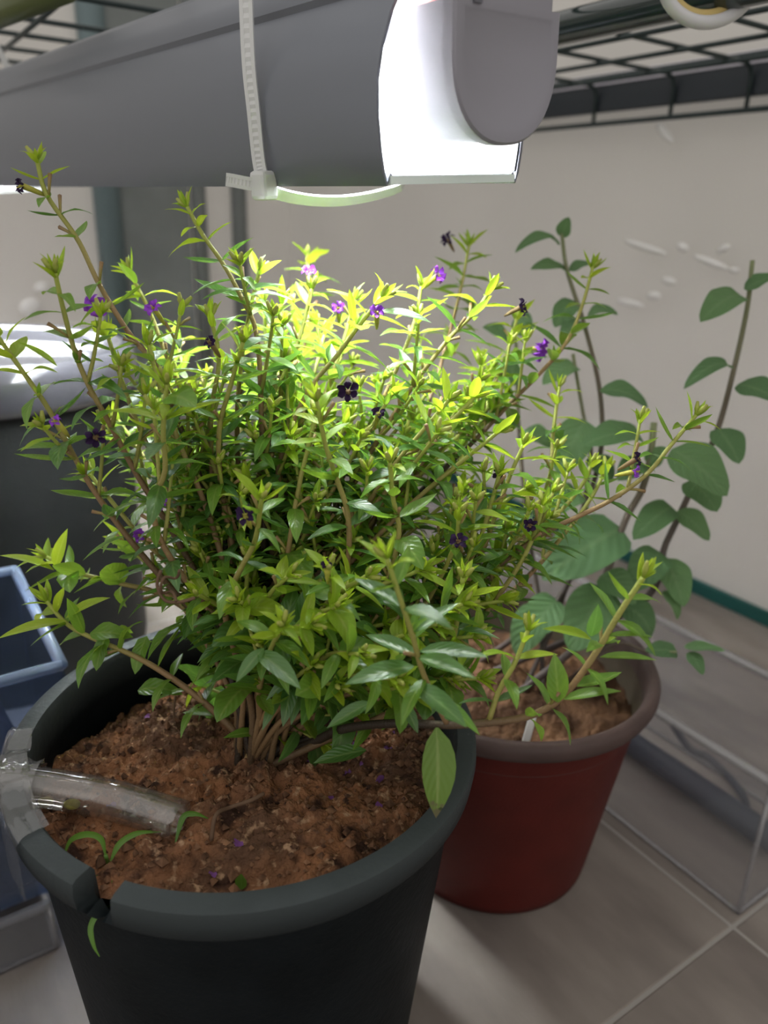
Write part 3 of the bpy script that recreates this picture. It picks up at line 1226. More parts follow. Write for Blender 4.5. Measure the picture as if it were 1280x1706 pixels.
TR = [
    # (path tip->base px, tip depth, leaf length, start, tone)
    ([(62, 268), (78, 325), (130, 400), (166, 475), (215, 555), (260, 610), (292, 690), (335, 800), (385, 940), (415, 1120)], .325, .019, .22, 0),
    ([(92, 455), (108, 525), (128, 595), (152, 650), (188, 715), (228, 790), (290, 890), (350, 1000), (405, 1140)], .305, .019, .25, 0),
    ([(-4, 560), (40, 622), (80, 680), (110, 735), (147, 802), (188, 862), (235, 922), (290, 985), (360, 1060), (410, 1170)], .315, .021, .3, 0),
    ([(312, 345), (337, 390), (372, 440), (402, 495), (428, 560), (436, 700), (440, 880), (430, 1080)], .350, .021, .3, 0),
    ([(278, 640), (272, 720), (275, 785), (256, 835), (262, 885), (288, 935), (325, 985), (368, 1035), (420, 1150)], .300, .022, .25, 0),
    ([(636, 495), (594, 548), (562, 592), (522, 640), (488, 705), (462, 800), (450, 1000), (440, 1150)], .350, .024, .3, 0),
    ([(818, 482), (792, 520), (750, 562), (703, 622), (662, 682), (612, 762), (540, 880), (470, 1050)], .385, .022, .3, 0),
    ([(988, 445), (970, 510), (944, 570), (900, 622), (850, 672), (790, 735), (715, 805), (600, 930), (500, 1090)], .450, .022, .3, 0),
    ([(1160, 692), (1118, 742), (1078, 790), (1020, 832), (960, 862), (900, 892), (820, 950), (700, 1040), (580, 1150), (480, 1230)], .365, .019, .3, 0),
    ([(932, 645), (922, 720), (916, 800), (890, 872), (820, 960), (690, 1080), (540, 1190)], .415, .020, .35, 0),
    ([(872, 742), (850, 792), (828, 852), (798, 930), (740, 1020), (640, 1120), (520, 1210)], .365, .020, .35, 0),
    ([(772, 962), (766, 1000), (757, 1060), (735, 1110), (660, 1180), (550, 1230)], .315, .021, .3, 0),
    ([(528, 668), (542, 740), (562, 800), (580, 860), (578, 950), (550, 1060), (490, 1180)], .310, .023, .3, 0),
    ([(78, 928), (122, 952), (200, 972), (272, 992), (350, 1050), (420, 1150)], .395, .023, .3, 1),
    ([(78, 1002), (112, 1040), (152, 1062), (222, 1092), (275, 1122), (340, 1170), (410, 1240)], .375, .024, .2, 1),
    ([(472, 1042), (450, 1085), (432, 1150), (432, 1230)], .295, .021, .45, 0),
    ([(548, 948), (556, 995), (564, 1052), (570, 1112), (530, 1190)], .305, .020, .3, 0),
    ([(432, 452), (415, 525), (402, 605), (395, 720), (405, 900), (420, 1100)], .375, .022, .3, 0),
    ([(215, 452), (250, 520), (280, 600), (330, 720), (380, 880), (410, 1080)], .400, .023, .25, 1),
    ([(520, 482), (500, 560), (470, 650), (450, 780), (440, 960), (432, 1120)], .385, .022, .25, 0),
    ([(702, 478), (690, 540), (650, 640), (600, 740), (530, 880), (470, 1060)], .400, .022, .3, 1),
    ([(512, 425), (515, 500), (505, 600), (490, 760), (470, 960), (450, 1120)], .520, .022, .35, 1),
    ([(782, 408), (768, 480), (745, 570), (710, 680), (650, 800), (560, 950), (480, 1110)], .510, .022, .35, 1),
    ([(862, 530), (840, 600), (800, 690), (730, 800), (630, 930), (510, 1100)], .46, .022, .3, 1),
    ([(650, 770), (655, 830), (665, 890), (640, 980), (580, 1090), (500, 1190)], .315, .021, .3, 0),
    ([(765, 855), (760, 900), (735, 960), (680, 1050), (590, 1150)], .330, .021, .3, 0),
    ([(905, 842), (890, 890), (860, 950), (790, 1040), (680, 1130), (560, 1210)], .350, .019, .3, 0),
    ([(832, 790), (815, 850), (790, 920), (730, 1010), (620, 1120), (510, 1210)], .350, .021, .3, 0),
    ([(436, 830), (425, 900), (400, 950), (375, 1010), (390, 1080), (420, 1180)], .300, .020, .25, 0),
    ([(405, 570), (385, 640), (365, 720), (370, 820), (395, 950), (420, 1120)], .325, .022, .3, 0),
    ([(248, 575), (268, 650), (300, 740), (345, 850), (390, 1000), (420, 1140)], .330, .021, .3, 0),
    ([(352, 530), (365, 600), (352, 690), (355, 800), (390, 950), (420, 1120)], .345, .022, .3, 0),
    ([(1010, 780), (985, 830), (940, 890), (870, 970), (760, 1060), (620, 1160)], .40, .019, .35, 0),
    ([(985, 775), (975, 800), (945, 840), (900, 880), (830, 940), (720, 1040)], .385, .018, .35, 0),
    ([(180, 560), (205, 640), (240, 730), (290, 830), (350, 960), (405, 1110)], .36, .022, .25, 1),
    ([(150, 790), (190, 840), (240, 900), (300, 960), (370, 1050), (420, 1160)], .38, .022, .25, 1),
    ([(590, 500), (575, 560), (548, 640), (510, 760), (470, 930), (445, 1110)], .41, .022, .3, 1),
    ([(470, 500), (460, 590), (455, 700), (450, 850), (440, 1050)], .40, .022, .3, 1),
]
for (path, dt, ll, st, tone) in TR:
    cum = [0]
    for a, b in zip(path, path[1:]):
        cum.append(cum[-1] + math.hypot(a[0] - b[0], a[1] - b[1]))
    bj = base_pt_j()
    bx, by, bd = proj(bj)
    tot = cum[-1] + math.hypot(path[-1][0] - bx, path[-1][1] - by)
    P = []
    for (x, y), s in zip(path, cum):
        t = s / tot
        P.append(at(x, y, dt + (bd - dt) * t ** .9))
    P.append(bj)
    P.reverse()
    mb = MB()
    grow(catmull(P, 8), ll, st, mb, .0021, .00095, .22, 4, 1.0, .05, .0105, 0, tone)
    into(mb.build('stem', MAT['stem']), shrub)

# the long low branch that crosses the rim to the right, with its side shoots
low = [(1072, 962), (1032, 1022), (990, 1092), (938, 1160), (885, 1192), (820, 1203), (745, 1208), (660, 1205), (570, 1215), (500, 1245)]
dl = [.290, .293, .297, .302, .305, .305, .302, .315, .345, .37]
P = [at(x, y, d) for (x, y), d in zip(low, dl)] + [base_pt_j(.01)]
P.reverse()
mb = MB()
grow(catmull(P, 8), .0205, .66, mb, .0026, .0011, 0, 5, .95, .1, .0125, 0, 1, True, .14)
into(mb.build('stem', MAT['stem']), shrub)
for path, ds, ll in [([(645, 930), (668, 1000), (688, 1060), (702, 1112), (722, 1160), (745, 1206)], [.262, .268, .275, .283, .292, .302], .0235),
                     ([(880, 1050), (858, 1105), (832, 1150), (815, 1200)], [.300, .302, .304, .305], .0185)]:
    P = [at(x, y, d) for (x, y), d in zip(path, ds)]
    P.reverse()
    mb = MB()
    grow(catmull(P, 8), ll, .08, mb, .0012, .0009, 0, 3, 1.0, 0, .0125, 0, 0)
    into(mb.build('stem', MAT['stem']), shrub)

m = MB()
pts = [at(285 + 14 * math.cos(t * 1.1) - t * 1.0, 950 + t * 9 + 6 * math.sin(t * 2.3), .300 + .004 * math.sin(t * 1.9)) for t in [i * .35 for i in range(17)]]
m.tube(catmull(pts, 3), .0006, 6)
m.tube(catmull([at(x, y, .302) for x, y in [(268, 950), (262, 975), (275, 1000), (300, 1003), (325, 996)]], 6), .0007, 6)
tag(into(m.build('withered_shoot', MAT['twig']), shrub), 'brown shrivelled shoot tip')

# fill: shorter stems inside the bush
hull = [(190, 590), (300, 500), (450, 500), (600, 520), (720, 510), (820, 590), (880, 680), (900, 800), (880, 930), (820, 1010), (740, 1080),
        (640, 1140), (520, 1120), (420, 1060), (330, 980), (250, 880), (190, 740)]


def inside(x, y, pl):
    r = False
    j = len(pl) - 1
    for i in range(len(pl)):
        if (pl[i][1] > y) != (pl[j][1] > y) and x < (pl[j][0] - pl[i][0]) * (y - pl[i][1]) / (pl[j][1] - pl[i][1]) + pl[i][0]:
            r = not r
        j = i
    return r


nfill = 0
while nfill < 62:
    x, y = R.uniform(180, 910), R.uniform(500, 1150)
    if not inside(x, y, hull):
        continue
    d = R.uniform(.335, .47) if y < 900 else R.uniform(.31, .42)
    tip = at(x, y, d)
    if tip.z < SZ + .03 or (Vector((tip.x - BC.x, tip.y - BC.y))).length > .20:
        continue
    b = base_pt_j(.012)
    v = tip - b
    c1 = b + Vector((v.x * .22 + R.uniform(-.008, .008), v.y * .22 + R.uniform(-.008, .008), v.z * .42))
    c2 = b + Vector((v.x * .60, v.y * .60, v.z * .76))
    mb = MB()
    grow(catmull([b, c1, c2, tip], 12), .021, .42, mb, .0018, .0009, .28, 4, 1.0, .03, .0105, 0, 1 if d > .41 else 0)
    into(mb.build('stem', MAT['stem']), shrub)
    nfill += 1
for (x, y, d) in [(560, 1010, .305), (610, 960, .315), (660, 1130, .30), (600, 1090, .295), (700, 950, .33), (730, 1040, .32), (790, 1060, .33), (800, 1130, .33),
                  (520, 1040, .30), (400, 1000, .315), (270, 960, .37), (640, 1040, .335), (690, 1150, .315), (840, 1000, .35),
                  (750, 1130, .335), (560, 1140, .31), (860, 930, .37), (480, 960, .315), (330, 990, .33), (200, 900, .40)]:
    tip = at(x, y, d)
    b = base_pt_j(.012)
    v = tip - b
    c1 = b + Vector((v.x * .25, v.y * .25, max(v.z * .5, .03)))
    c2 = b + Vector((v.x * .62, v.y * .62, max(v.z * .85, .035)))
    mb = MB()
    grow(catmull([b, c1, c2, tip], 12), .0225, .48, mb, .0017, .0009, .2, 4, 1.05, .12, .0105, 0, 0)
    into(mb.build('stem', MAT['stem']), shrub)
# a few short leafy sprouts at the foot of the stems
for (x, y, d) in [(335, 1165, .41), (470, 1280, .378), (540, 1250, .365), (600, 1190, .35)]:
    tip = at(x, y, d)
    b = base_pt_j(.014)
    tip.z = max(tip.z, SZ + .02)
    mb = MB()
    grow(catmull([b, b * .6 + tip * .4 + Vector((0, 0, .01)), tip], 8), .021, .35, mb, .0010, .0008, 0, 2, 1.15, .4, .011, 1, 0, False)
    into(mb.build('stem', MAT['stem']), shrub)

# the big spotted leaf hanging over the right rim
p0, p1 = at(728, 1212, .300), at(736, 1372, .292)
add_leaf(p0, p1 - p0, -fw * .95 + Vector((.25, 0, .2)), (p1 - p0).length, 1.42, 'leaf_spotted', var=0, force=True)
# other clearly seen single leaves: (base px, tip px, depth0, depth1, width factor, age, oval)
for (a, b, d0, d1, wf, age, ov) in [
    ((740, 1195), (782, 1200), .292, .285, 1.1, 2, 0), ((690, 1140), (782, 1200), .285, .272, 1.25, 2, 0), ((700, 1085), (810, 1078), .283, .27, 1.0, 2, 0),
    ((690, 1110), (575, 1125), .285, .275, 1.1, 2, 0), ((672, 1170), (700, 1220), .30, .295, 1.3, 2, 0), ((620, 1170), (540, 1205), .30, .295, 1.1, 2, 0),
    ((930, 1170), (928, 1095), .30, .292, 1.5, 1, 0), ((985, 1065), (915, 1035), .295, .285, .8, 0, 0), ((985, 1060), (1000, 1015), .29, .28, 1.4, 2, 0),
    ((1000, 1095), (1095, 1088), .297, .29, .62, 1, 0), ((1010, 1060), (1085, 1050), .295, .285, .6, 1, 0), ((940, 1165), (1030, 1140), .30, .29, .8, 1, 0),
    ((178, 1058), (150, 1115), .375, .366, .8, 1, 1), ((150, 1055), (215, 1045), .375, .37, .9, 1, 1), ((110, 1035), (-5, 1048), .37, .35, .75, 0, 0),
    ((110, 1030), (170, 985), .37, .36, .9, 0, 0), ((245, 1060), (215, 1120), .38, .37, .8, 1, 1), ((300, 1030), (345, 1070), .38, .365, .75, 1, 1),
    ((90, 950), (10, 912), .39, .37, .8, 0, 0), ((92, 945), (105, 885), .39, .38, 1.0, 0, 0), ((115, 955), (110, 965), .39, .37, 1.0, 1, 1),
    ((280, 660), (320, 650), .298, .29, 2.0, 1, 1), ((430, 1085), (500, 1135), .295, .28, 1.2, 2, 0), ((440, 1080), (390, 1130), .295, .285, 1.2, 2, 0),
    ((95, 610), (35, 560), .33, .32, .85, 0, 0), ((590, 535), (582, 480), .345, .34, .9, 0, 0), ((630, 520), (720, 520), .345, .335, .95, 2, 0),
    ((230, 1150), (290, 1130), .38, .37, .8, 1, 1), ((610, 1250), (520, 1262), .34, .335, 1.2, 2, 0)]:
    P0, P1 = at(*a, d0), at(*b, d1)
    L = max((P1 - P0).length, .008)
    add_leaf(P0, P1 - P0, Vector((0, -.35, 1)) if abs((P1 - P0).normalized().z) < .75 else -fw, L, wf, age, var=(0 if not ov else R.randrange(2)), oval=bool(ov), force=True)

# leaf parts: the 298 largest in the picture one by one, the others joined
LEAVES.sort(key=lambda l: (not l.force, -l.size))
NSOLO = 298
for lf in LEAVES[:NSOLO]:
    o = bpy.data.objects.new('leaf', leaf_mesh(lf.var, lf.age, lf.oval))
    COL.objects.link(o)
    o.parent = shrub
    o.matrix_parent_inverse = Matrix.Translation(-BC)
    o.matrix_basis = lf.M
    if lf.age == 'leaf_spotted':
        o['label'] = 'large ageing leaf hanging down over the pot rim'
V, Fc, Cc, MI = [], [], [], []
off = 0
for lf in LEAVES[NSOLO:]:
    T = (LT_OVAL if lf.oval else LT)[lf.var]
    A = np.array(lf.M)
    V.append(T[0] @ A[:3, :3].T + A[:3, 3])
    rnd = R.random()
    cc = np.array(T[1])
    cc[:, 2] = rnd
    Cc.append(cc)
    Fc.append(np.array(T[2]) + off)
    MI += [lf.age if isinstance(lf.age, int) else 2] * len(T[2])
    off += len(T[0])
V, Fc, Cc = np.vstack(V), np.vstack(Fc), np.vstack(Cc)
me = bpy.data.meshes.new('foliage')
me.from_pydata(V.tolist(), [], Fc.tolist())
for nme in LEAF_MATS:
    me.materials.append(MAT[nme])
me.polygons.foreach_set('material_index', MI)
me.polygons.foreach_set('use_smooth', [True] * len(me.polygons))
ca = me.color_attributes.new('ld', 'FLOAT_COLOR', 'POINT')
arr = np.ones((len(V), 4), dtype=np.float32)
arr[:, :3] = Cc
ca.data.foreach_set('color', arr.ravel())
fol = bpy.data.objects.new('foliage', me)
COL.objects.link(fol)
into(fol, shrub)
fol['kind'] = 'stuff'
print('leaves', len(LEAVES))


# ------------------------------------------------------------------ flowers
def flower(px, py, d, kind, face, size=.0042, tube_dir=None):
    p = at(px, py, d)
    n = (fw * face[2] + rt * face[0] + up * face[1]).normalized()
    a1 = perp(n)
    a2 = n.cross(a1)
    m = MB()
    for q in range(6):
        ph = q * math.pi / 3 + R.uniform(-.15, .15)
        dd = a1 * math.cos(ph) + a2 * math.sin(ph)
        ss = n.cross(dd)
        L = size * R.uniform(.8, 1.15)
        vs = []
        for i in range(4):
            t = i / 3
            w = size * (.12, .42, .48, .16)[i] * R.uniform(.8, 1.2)
            for c in (-1, 0, 1):
                vs.append(p + dd * (L * (.2 + .8 * t)) + ss * (w * c * .7) + n * (size * (.45 * math.sin(t * 2.6) + R.uniform(-.28, .28) + (.16 if c else 0))))
        m.add(vs, [(i * 3 + j, i * 3 + j + 1, i * 3 + j + 4, i * 3 + j + 3) for i in range(3) for j in range(2)])
    f = into(m.build('flower', MAT[kind]), shrub)
    tag(f, 'fresh violet flower' if kind == 'violet' else 'withered dark purple flower')
    m = MB()
    td = Vector(tube_dir) if tube_dir else (-n + Vector((0, 0, -.4))).normalized()
    b = [p + n * .0006, p + td * .003, p + td * .0065, p + td * .0095]
    m.tube(b, [.0013, .0012, .0010, .0005], 8, ts=[0, 0, 0, 0])
    for q in range(5):
        m.tube([p, p + (n + Vector((R.uniform(-.5, .5), R.uniform(-.5, .5), R.uniform(-.5, .5)))) * .002], [.0003, .0002], 4)
    c = m.build('calyx', MAT['calyx'] if kind == 'violet' or R.random() < .6 else MAT['calyx_brown'])
    c.parent = f


bpy.context.view_layer.update()
for (x, y, d, k, fc, s) in [
    (628, 522, .338, 'violet', (0, .3, -1), .0040), (580, 652, .322, 'dark_violet', (.1, -.1, -1), .0046), (896, 580, .44, 'violet', (.6, -.4, -.5), .0066),
    (727, 460, .40, 'violet', (.7, .2, -.6), .0050), (165, 510, .36, 'violet', (-.3, -.3, -.8), .0062), (258, 515, .345, 'violet', (-.3, .3, -.8), .0040),
    (866, 512, .40, 'dark_violet', (.8, 0, -.5), .0044), (1058, 766, .36, 'dark_violet', (.8, .2, -.6), .0036), (1056, 786, .36, 'violet', (.8, -.2, -.6), .0032),
    (834, 790, .355, 'dark_violet', (-.3, .2, -1), .0034), (884, 875, .345, 'dark_violet', (-.4, 0, -1), .0032), (765, 902, .325, 'dark_violet', (-.3, .3, -.9), .0040),
    (410, 860, .297, 'dark_violet', (-.1, .3, -1), .0042), (160, 728, .315, 'dark_violet', (.3, -.2, -.8), .0044), (514, 455, .40, 'violet', (.1, .5, -.8), .0042),
    (545, 943, .303, 'dark_violet', (0, .7, -.7), .0024), (748, 402, .52, 'dark_violet', (-.5, .2, -.7), .0058), (564, 515, .39, 'violet', (0, .3, -1), .0038),
    (352, 572, .33, 'dark_violet', (-.3, .2, -1), .0030), (235, 892, .36, 'violet', (-.3, .1, -1), .0036), (272, 838, .34, 'violet', (-.3, .1, -1), .0034),
    (95, 703, .31, 'violet', (-.3, .4, -1), .0026), (40, 310, .325, 'dark_violet', (-.8, -.2, -.6), .0036), (630, 690, .36, 'dark_violet', (.2, .4, -.9), .0032)]:
    flower(x, y, d, k, fc, s)

# ------------------------------------------------------------------ fallen petals, twigs, seedlings on the soil
pm = None
pn_ = 0
spots = []
for i in range(30):
    if i < 12:
        a, r = R.uniform(-.6, .7), R.uniform(.03, .088)
    else:
        a, r = R.uniform(0, 6.28), R.uniform(.03, .09)
    spots.append((BC.x + r * math.cos(a), BC.y + r * math.sin(a)))
for (x, y) in spots:
    if pm is None:
        m = MB()
        vs = []
        for i in range(4):
            for j in range(3):
                vs.append(((i - 1.5) * .0011, (j - 1) * .0011 * (.6, 1, 1, .5)[i], .0006 * math.sin(i * 1.7 + j * 2)))
        m.add(vs, [(i * 3 + j, i * 3 + j + 1, i * 3 + j + 4, i * 3 + j + 3) for i in range(3) for j in range(2)])
        o = m.build('fallen_petal', MAT['purple_fallen'])
        pm = o.data
    else:
        o = bpy.data.objects.new('fallen_petal', pm)
        COL.objects.link(o)
    s = R.uniform(.8, 1.6)
    o.matrix_world = Matrix.Translation((x, y, soil_z(x, y) + .0012)) @ Matrix.Rotation(R.uniform(0, 6), 4, 'Z') @ Matrix.Rotation(R.uniform(-.5, .5), 4, 'X') @ Matrix.Scale(s, 4)
    tag(o, 'shrivelled purple petal fallen on the brown soil of the black pot', 'petal', 'fallen petals on the soil')


def on_soil(x, y, dz=0):
    p = onz(x, y, SZ + .003)
    for _ in range(4):
        p = onz(x, y, soil_z(p.x, p.y) + dz)
    return p


m = MB()
m.tube(catmull([on_soil(440, 1322, .008), on_soil(415, 1335, .008), on_soil(385, 1345, .006), on_soil(360, 1358, .004), on_soil(352, 1400, .0015)], 6), [.0009] * 25, 7)
tag(m.build('twig', MAT['twig']), 'thin brown twig lying on the soil in front of the stems', 'twig')
m = MB()
m.tube(catmull([at(292, 1160, .40), at(290, 1195, .398), at(300, 1235, .393), at(325, 1268, .387), on_soil(345, 1300, .001)], 6), [.0006] * 25, 6)
tag(m.build('twig', MAT['twig']), 'dark wiry twig standing bent out of the soil left of the stems', 'twig')


def blade(mb, pts, w):
    pts = catmull(pts, 5)
    k = len(pts)
    vs, cs, fs = [], [], []
    for i, p in enumerate(pts):
        t = (pts[min(i + 1, k - 1)] - pts[max(i - 1, 0)]).normalized()
        s = t.cross(fw)
        if s.length < 1e-4:
            s = rt
        s.normalize()
        tt = i / (k - 1)
        ww = w * min(1, 3 * tt + .25) * (1 - max(0, tt - .6) / .4 * .85)
        for c in (-1, 0, 1):
            vs.append(p + s * (c * ww / 2) + fw * (.18 * ww * (1 - abs(c))))
            cs.append((abs(c), tt, 0))
    for i in range(k - 1):
        for j in range(2):
            fs.append((i * 3 + j, i * 3 + j + 1, i * 3 + j + 4, i * 3 + j + 3))
    mb.add(vs, fs, cs)


root = on_soil(188, 1462)
sd = empty('seedling', root, 'thin green grass seedling sprouting beside the broken rim of the black pot', 'seedling')
bpy.context.view_layer.update()
fork = at(176, 1425, .312)
m = MB()
m.tube(catmull([root - Vector((0, 0, .002)), at(183, 1448, .318), fork], 6), .0008, 6)
into(m.build('stalk', MAT['grass']), sd)
for pts, w in [([fork, at(168, 1398, .312), at(145, 1390, .312), at(118, 1400, .312), at(106, 1428, .312)], .0026),
               ([at(184, 1435, .313), at(200, 1405, .315), at(230, 1388, .318), at(268, 1386, .322)], .0024),
               ([at(182, 1452, .315), at(165, 1462, .310), at(148, 1472, .307), at(134, 1482, .305)], .0028)]:
    m = MB()
    blade(m, pts, w)
    into(m.build('blade', MAT['grass']), sd)
sd2 = empty('seedling', on_soil(300, 1378), 'small curved green sprout at the open end of the clear hose', 'seedling')
bpy.context.view_layer.update()
m = MB()
blade(m, [on_soil(292, 1405, .001), at(305, 1362, .325), at(325, 1356, .326), at(348, 1364, .328)], .0024)
into(m.build('blade', MAT['grass']), sd2)
sd3 = empty('seedling', on_soil(402, 1484), 'tiny upright green sprout behind the front rim of the black pot', 'seedling')
bpy.context.view_layer.update()
m = MB()
pp = on_soil(402, 1482)
blade(m, [pp, pp + Vector((0, 0, .004)), pp + Vector((.0003, 0, .008))], .0046)
into(m.build('blade', MAT['grass']), sd3)
q0 = at(186, 1506, .305)
sd4 = empty('seedling', q0, 'curved grass blade drooping outside the black pot below the broken rim', 'seedling')
bpy.context.view_layer.update()
m = MB()
blade(m, [at(190, 1505, .307), at(165, 1520, .300), at(151, 1545, .2985), at(156, 1575, .2985), at(166, 1594, .300)], .0022)
into(m.build('blade', MAT['grass']), sd4)

# yellow seeds half hidden in the soil
for (x, y, lab) in [(76, 1336, 'yellow seed on the soil under the hose, nearest the pot rim'), (120, 1340, 'yellow seed on the soil under the middle of the hose')]:
    m = MB()
    c = on_soil(x, y, .0032)
    vs, fs = [], []
    for i in range(7):
        for j in range(10):
            ph, th = -math.pi / 2 + math.pi * i / 6, 2 * math.pi * j / 10
            vs.append(c + Vector((.0038 * math.cos(ph) * math.cos(th), .0026 * math.cos(ph) * math.sin(th), .0022 * math.sin(ph))))
    for i in range(6):
        for j in range(10):
            fs.append((i * 10 + j, i * 10 + (j + 1) % 10, (i + 1) * 10 + (j + 1) % 10, (i + 1) * 10 + j))
    m.add(vs, fs)
    tag(m.build('seed', MAT['calyx']), lab, 'seed')

# ------------------------------------------------------------------ clear hose taped to the rim
hp = catmull([at(-120, 1330, .322), at(-40, 1308, .330), at(30, 1308, .336), at(110, 1318, .338), at(200, 1336, .333), at(300, 1367, .325)], 10)
hose = empty('water_hose', hp[-1], 'clear plastic hose entering from the left over the rim of the black pot', 'hose')
bpy.context.view_layer.update()
m = MB()
m.tube(hp, .0085, 22, cap=False)
m.tube(hp, .0062, 22, cap=False)
# ring closing the wall at the open end
k = len(m.v)
n = 22
L = len(hp)
m.f += [((L - 1) * n + j, (L - 1) * n + (j + 1) % n, L * n + (L - 1) * n + (j + 1) % n, L * n + (L - 1) * n + j) for j in range(n)]
m.mi += [0] * n
into(m.build('tube_wall', MAT['hose']), hose)
# crumpled clear tape round hose and rim
m = MB()
vs, fs = [], []
na, nl = 40, 16
for i in range(nl + 1):
    s = i / nl
    c = hp[int(8 + s * 16)]
    t = (hp[int(8 + s * 16) + 1] - c).normalized()
    a1 = perp(t)
    a2 = t.cross(a1)
    for j in range(na):
        a = 2 * math.pi * j / na
        dirv = a1 * math.cos(a) + a2 * math.sin(a)
        r = .0096 + .0022 * abs(noise.noise(Vector((i * .9, math.cos(a) * 3, math.sin(a) * 3)))) * 2
        vs.append(c + dirv * r)
for i in range(nl):
    for j in range(na):
        fs.append((i * na + j, i * na + (j + 1) % na, (i + 1) * na + (j + 1) % na, (i + 1) * na + j))
m.add(vs, fs)
# flap stuck down over the rim
vs, fs = [], []
gx, gy = 14, 16
a_l, a_h = ang(30, 1405), ang(20, 1215)
a_l, a_h = (a_l % 6.2832), (a_h % 6.2832)
for i in range(gx + 1):
    for j in range(gy + 1):
        a = a_h + (a_l - a_h) * i / gx
        s = j / gy
        if s < .35:
            r, z = .0985 + s / .35 * .012, BH + .0012 + .006 * math.sin(i * .9) ** 2 * (1 if i < 9 else .2)
        else:
            r, z = .1115 + .0005, BH - (s - .35) / .65 * .03
        r += .0007 * noise.noise(Vector((i * .7, j * .7, 3)))
        z += .0012 * noise.noise(Vector((i * .8, j * .6, 9)))
        vs.append((BC.x + r * math.cos(a), BC.y + r * math.sin(a), z))
for i in range(gx):
    for j in range(gy):
        q = i * (gy + 1) + j
        fs.append((q, q + 1, q + gy + 2, q + gy + 1))
m.add(vs, fs)
tape = m.build('clear_tape', MAT['tape'])
tag(tape, 'crumpled shiny clear tape holding the hose to the left rim of the black pot', 'tape')

# ------------------------------------------------------------------ red pot with herb
RC = Vector((.0885, .4615, 0))
RR, RH = .102, .163
herb = empty('potted_herb', RC, 'round-leaved herb with long bare stems in faded red plastic pot', 'potted plant')
bpy.context.view_layer.update()
m = MB()
lathe(m, [(0, 0), (.066, 0), (.0715, .002), (.0725, .008), (.0735, .014), (.0785, .05), (.0925, RH - .016), (.0935, RH - .011)], 110)
pb = into(m.build('pot_body', MAT['red_pot'], loc=(RC.x, RC.y, 0)), herb)
tag(pb, 'dull red pot body')
m = MB()
lathe(m, [(.0930, RH - .013), (.0965, RH - .0135), (.1000, RH - .012), (.1018, RH - .008), (.1018, RH - .004), (.1000, RH - .0005), (.0975, RH + .0004), (.0945, RH - .001),
          (.0928, RH - .004), (.092, RH - .012), (.0905, RH - .03)], 110)
tag(into(m.build('rim', MAT['red_rim'], loc=(RC.x, RC.y, 0)), herb), 'faded brown rolled rim')
m = MB()
lathe(m, [(.0912, RH - .014), (.0885, RH - .04), (.078, .05)], 110)
tag(into(m.build('inner_wall', MAT['brown_in'], loc=(RC.x, RC.y, 0)), herb), 'muddy brown inner wall')
RS = RH - .034
into(soil_disc(RC.x, RC.y, .0885, RS, 9.4, lambda x, y: .004 * (1 - (x * x + y * y) / .0078), None).build('soil', MAT['soil_dark']), herb)
m = MB()
vs = []
g0 = Vector((.092, .385, RS + .004))
m.box(at(880, 1222, .468), (.0045, .0012, .022), Matrix.Rotation(.25, 3, 'Y') @ Matrix.Rotation(-.35, 3, 'X'))
tag(m.build('plant_tag', MAT['white_tag'], smooth=False), 'small white tag stuck in the soil at the front rim of the red pot', 'tag')

HB = Vector((RC.x + .005, RC.y + .01, RS))
herb_leaves = []


def herb_base():
    return HB + Vector((R.uniform(-.035, .035), R.uniform(-.03, .03), -.004))


HLT = [leaf_template(.5, .18, .10, 'oval', .66, 14), leaf_template(1.2, .2, .12, 'oval', .62, 14), leaf_template(1.9, .2, .1, 'oval', .60, 14)]
_hm = []
for T in HLT:
    mb = MB()
    mb.add([tuple(v) for v in T[0]], T[2], T[1])
    o = mb.build('leaf', MAT['herb_leaf'])
    _hm.append(o.data)
    bpy.data.objects.remove(o)


def herb_leaf(P0, P1, width_m, var, nrm=None):
    d = P1 - P0
    L = d.length
    d.normalize()
    n = Vector(nrm) if nrm else Vector((0, -.45, .9))
    n = n - d * n.dot(d)
    if n.length < .2:
        n = -fw - d * (-fw).dot(d)
    n.normalize()
    x = d.cross(n)
    chord = {0: .98, 1: .93, 2: .82}[var]
    L /= chord
    wf = width_m / L / (.66, .62, .60)[var]
    M4 = Matrix((x * L * wf, d * L, n * L)).transposed().to_4x4()
    # tilt so that the curled tip lands on P1
    M4 = M4 @ Matrix.Rotation({0: .24, 1: .58, 2: .88}[var], 4, 'X')
    M4.translation = P0
    o = bpy.data.objects.new('leaf', _hm[var])
    COL.objects.link(o)
    o.parent = herb
    o.matrix_parent_inverse = Matrix.Translation(-RC)
    o.matrix_basis = M4


def herb_stem(path, d0, d1, r0=.0024, r1=.0016, base=None):
    n = len(path)
    P = [at(x, y, d0 + (d1 - d0) * i / max(1, n - 1)) for i, (x, y) in enumerate(path)]
    if base is not False:
        P.append(base or herb_base())
    P.reverse()
    pts = catmull(P, 7)
    k = len(pts)
    mb = MB()
    mb.tube(pts, [r0 + (r1 - r0) * i / (k - 1) for i in range(k)], 8, ts=[1 - i / (k - 1) for i in range(k)])
    into(mb.build('stem', MAT['herb_stem']), herb)


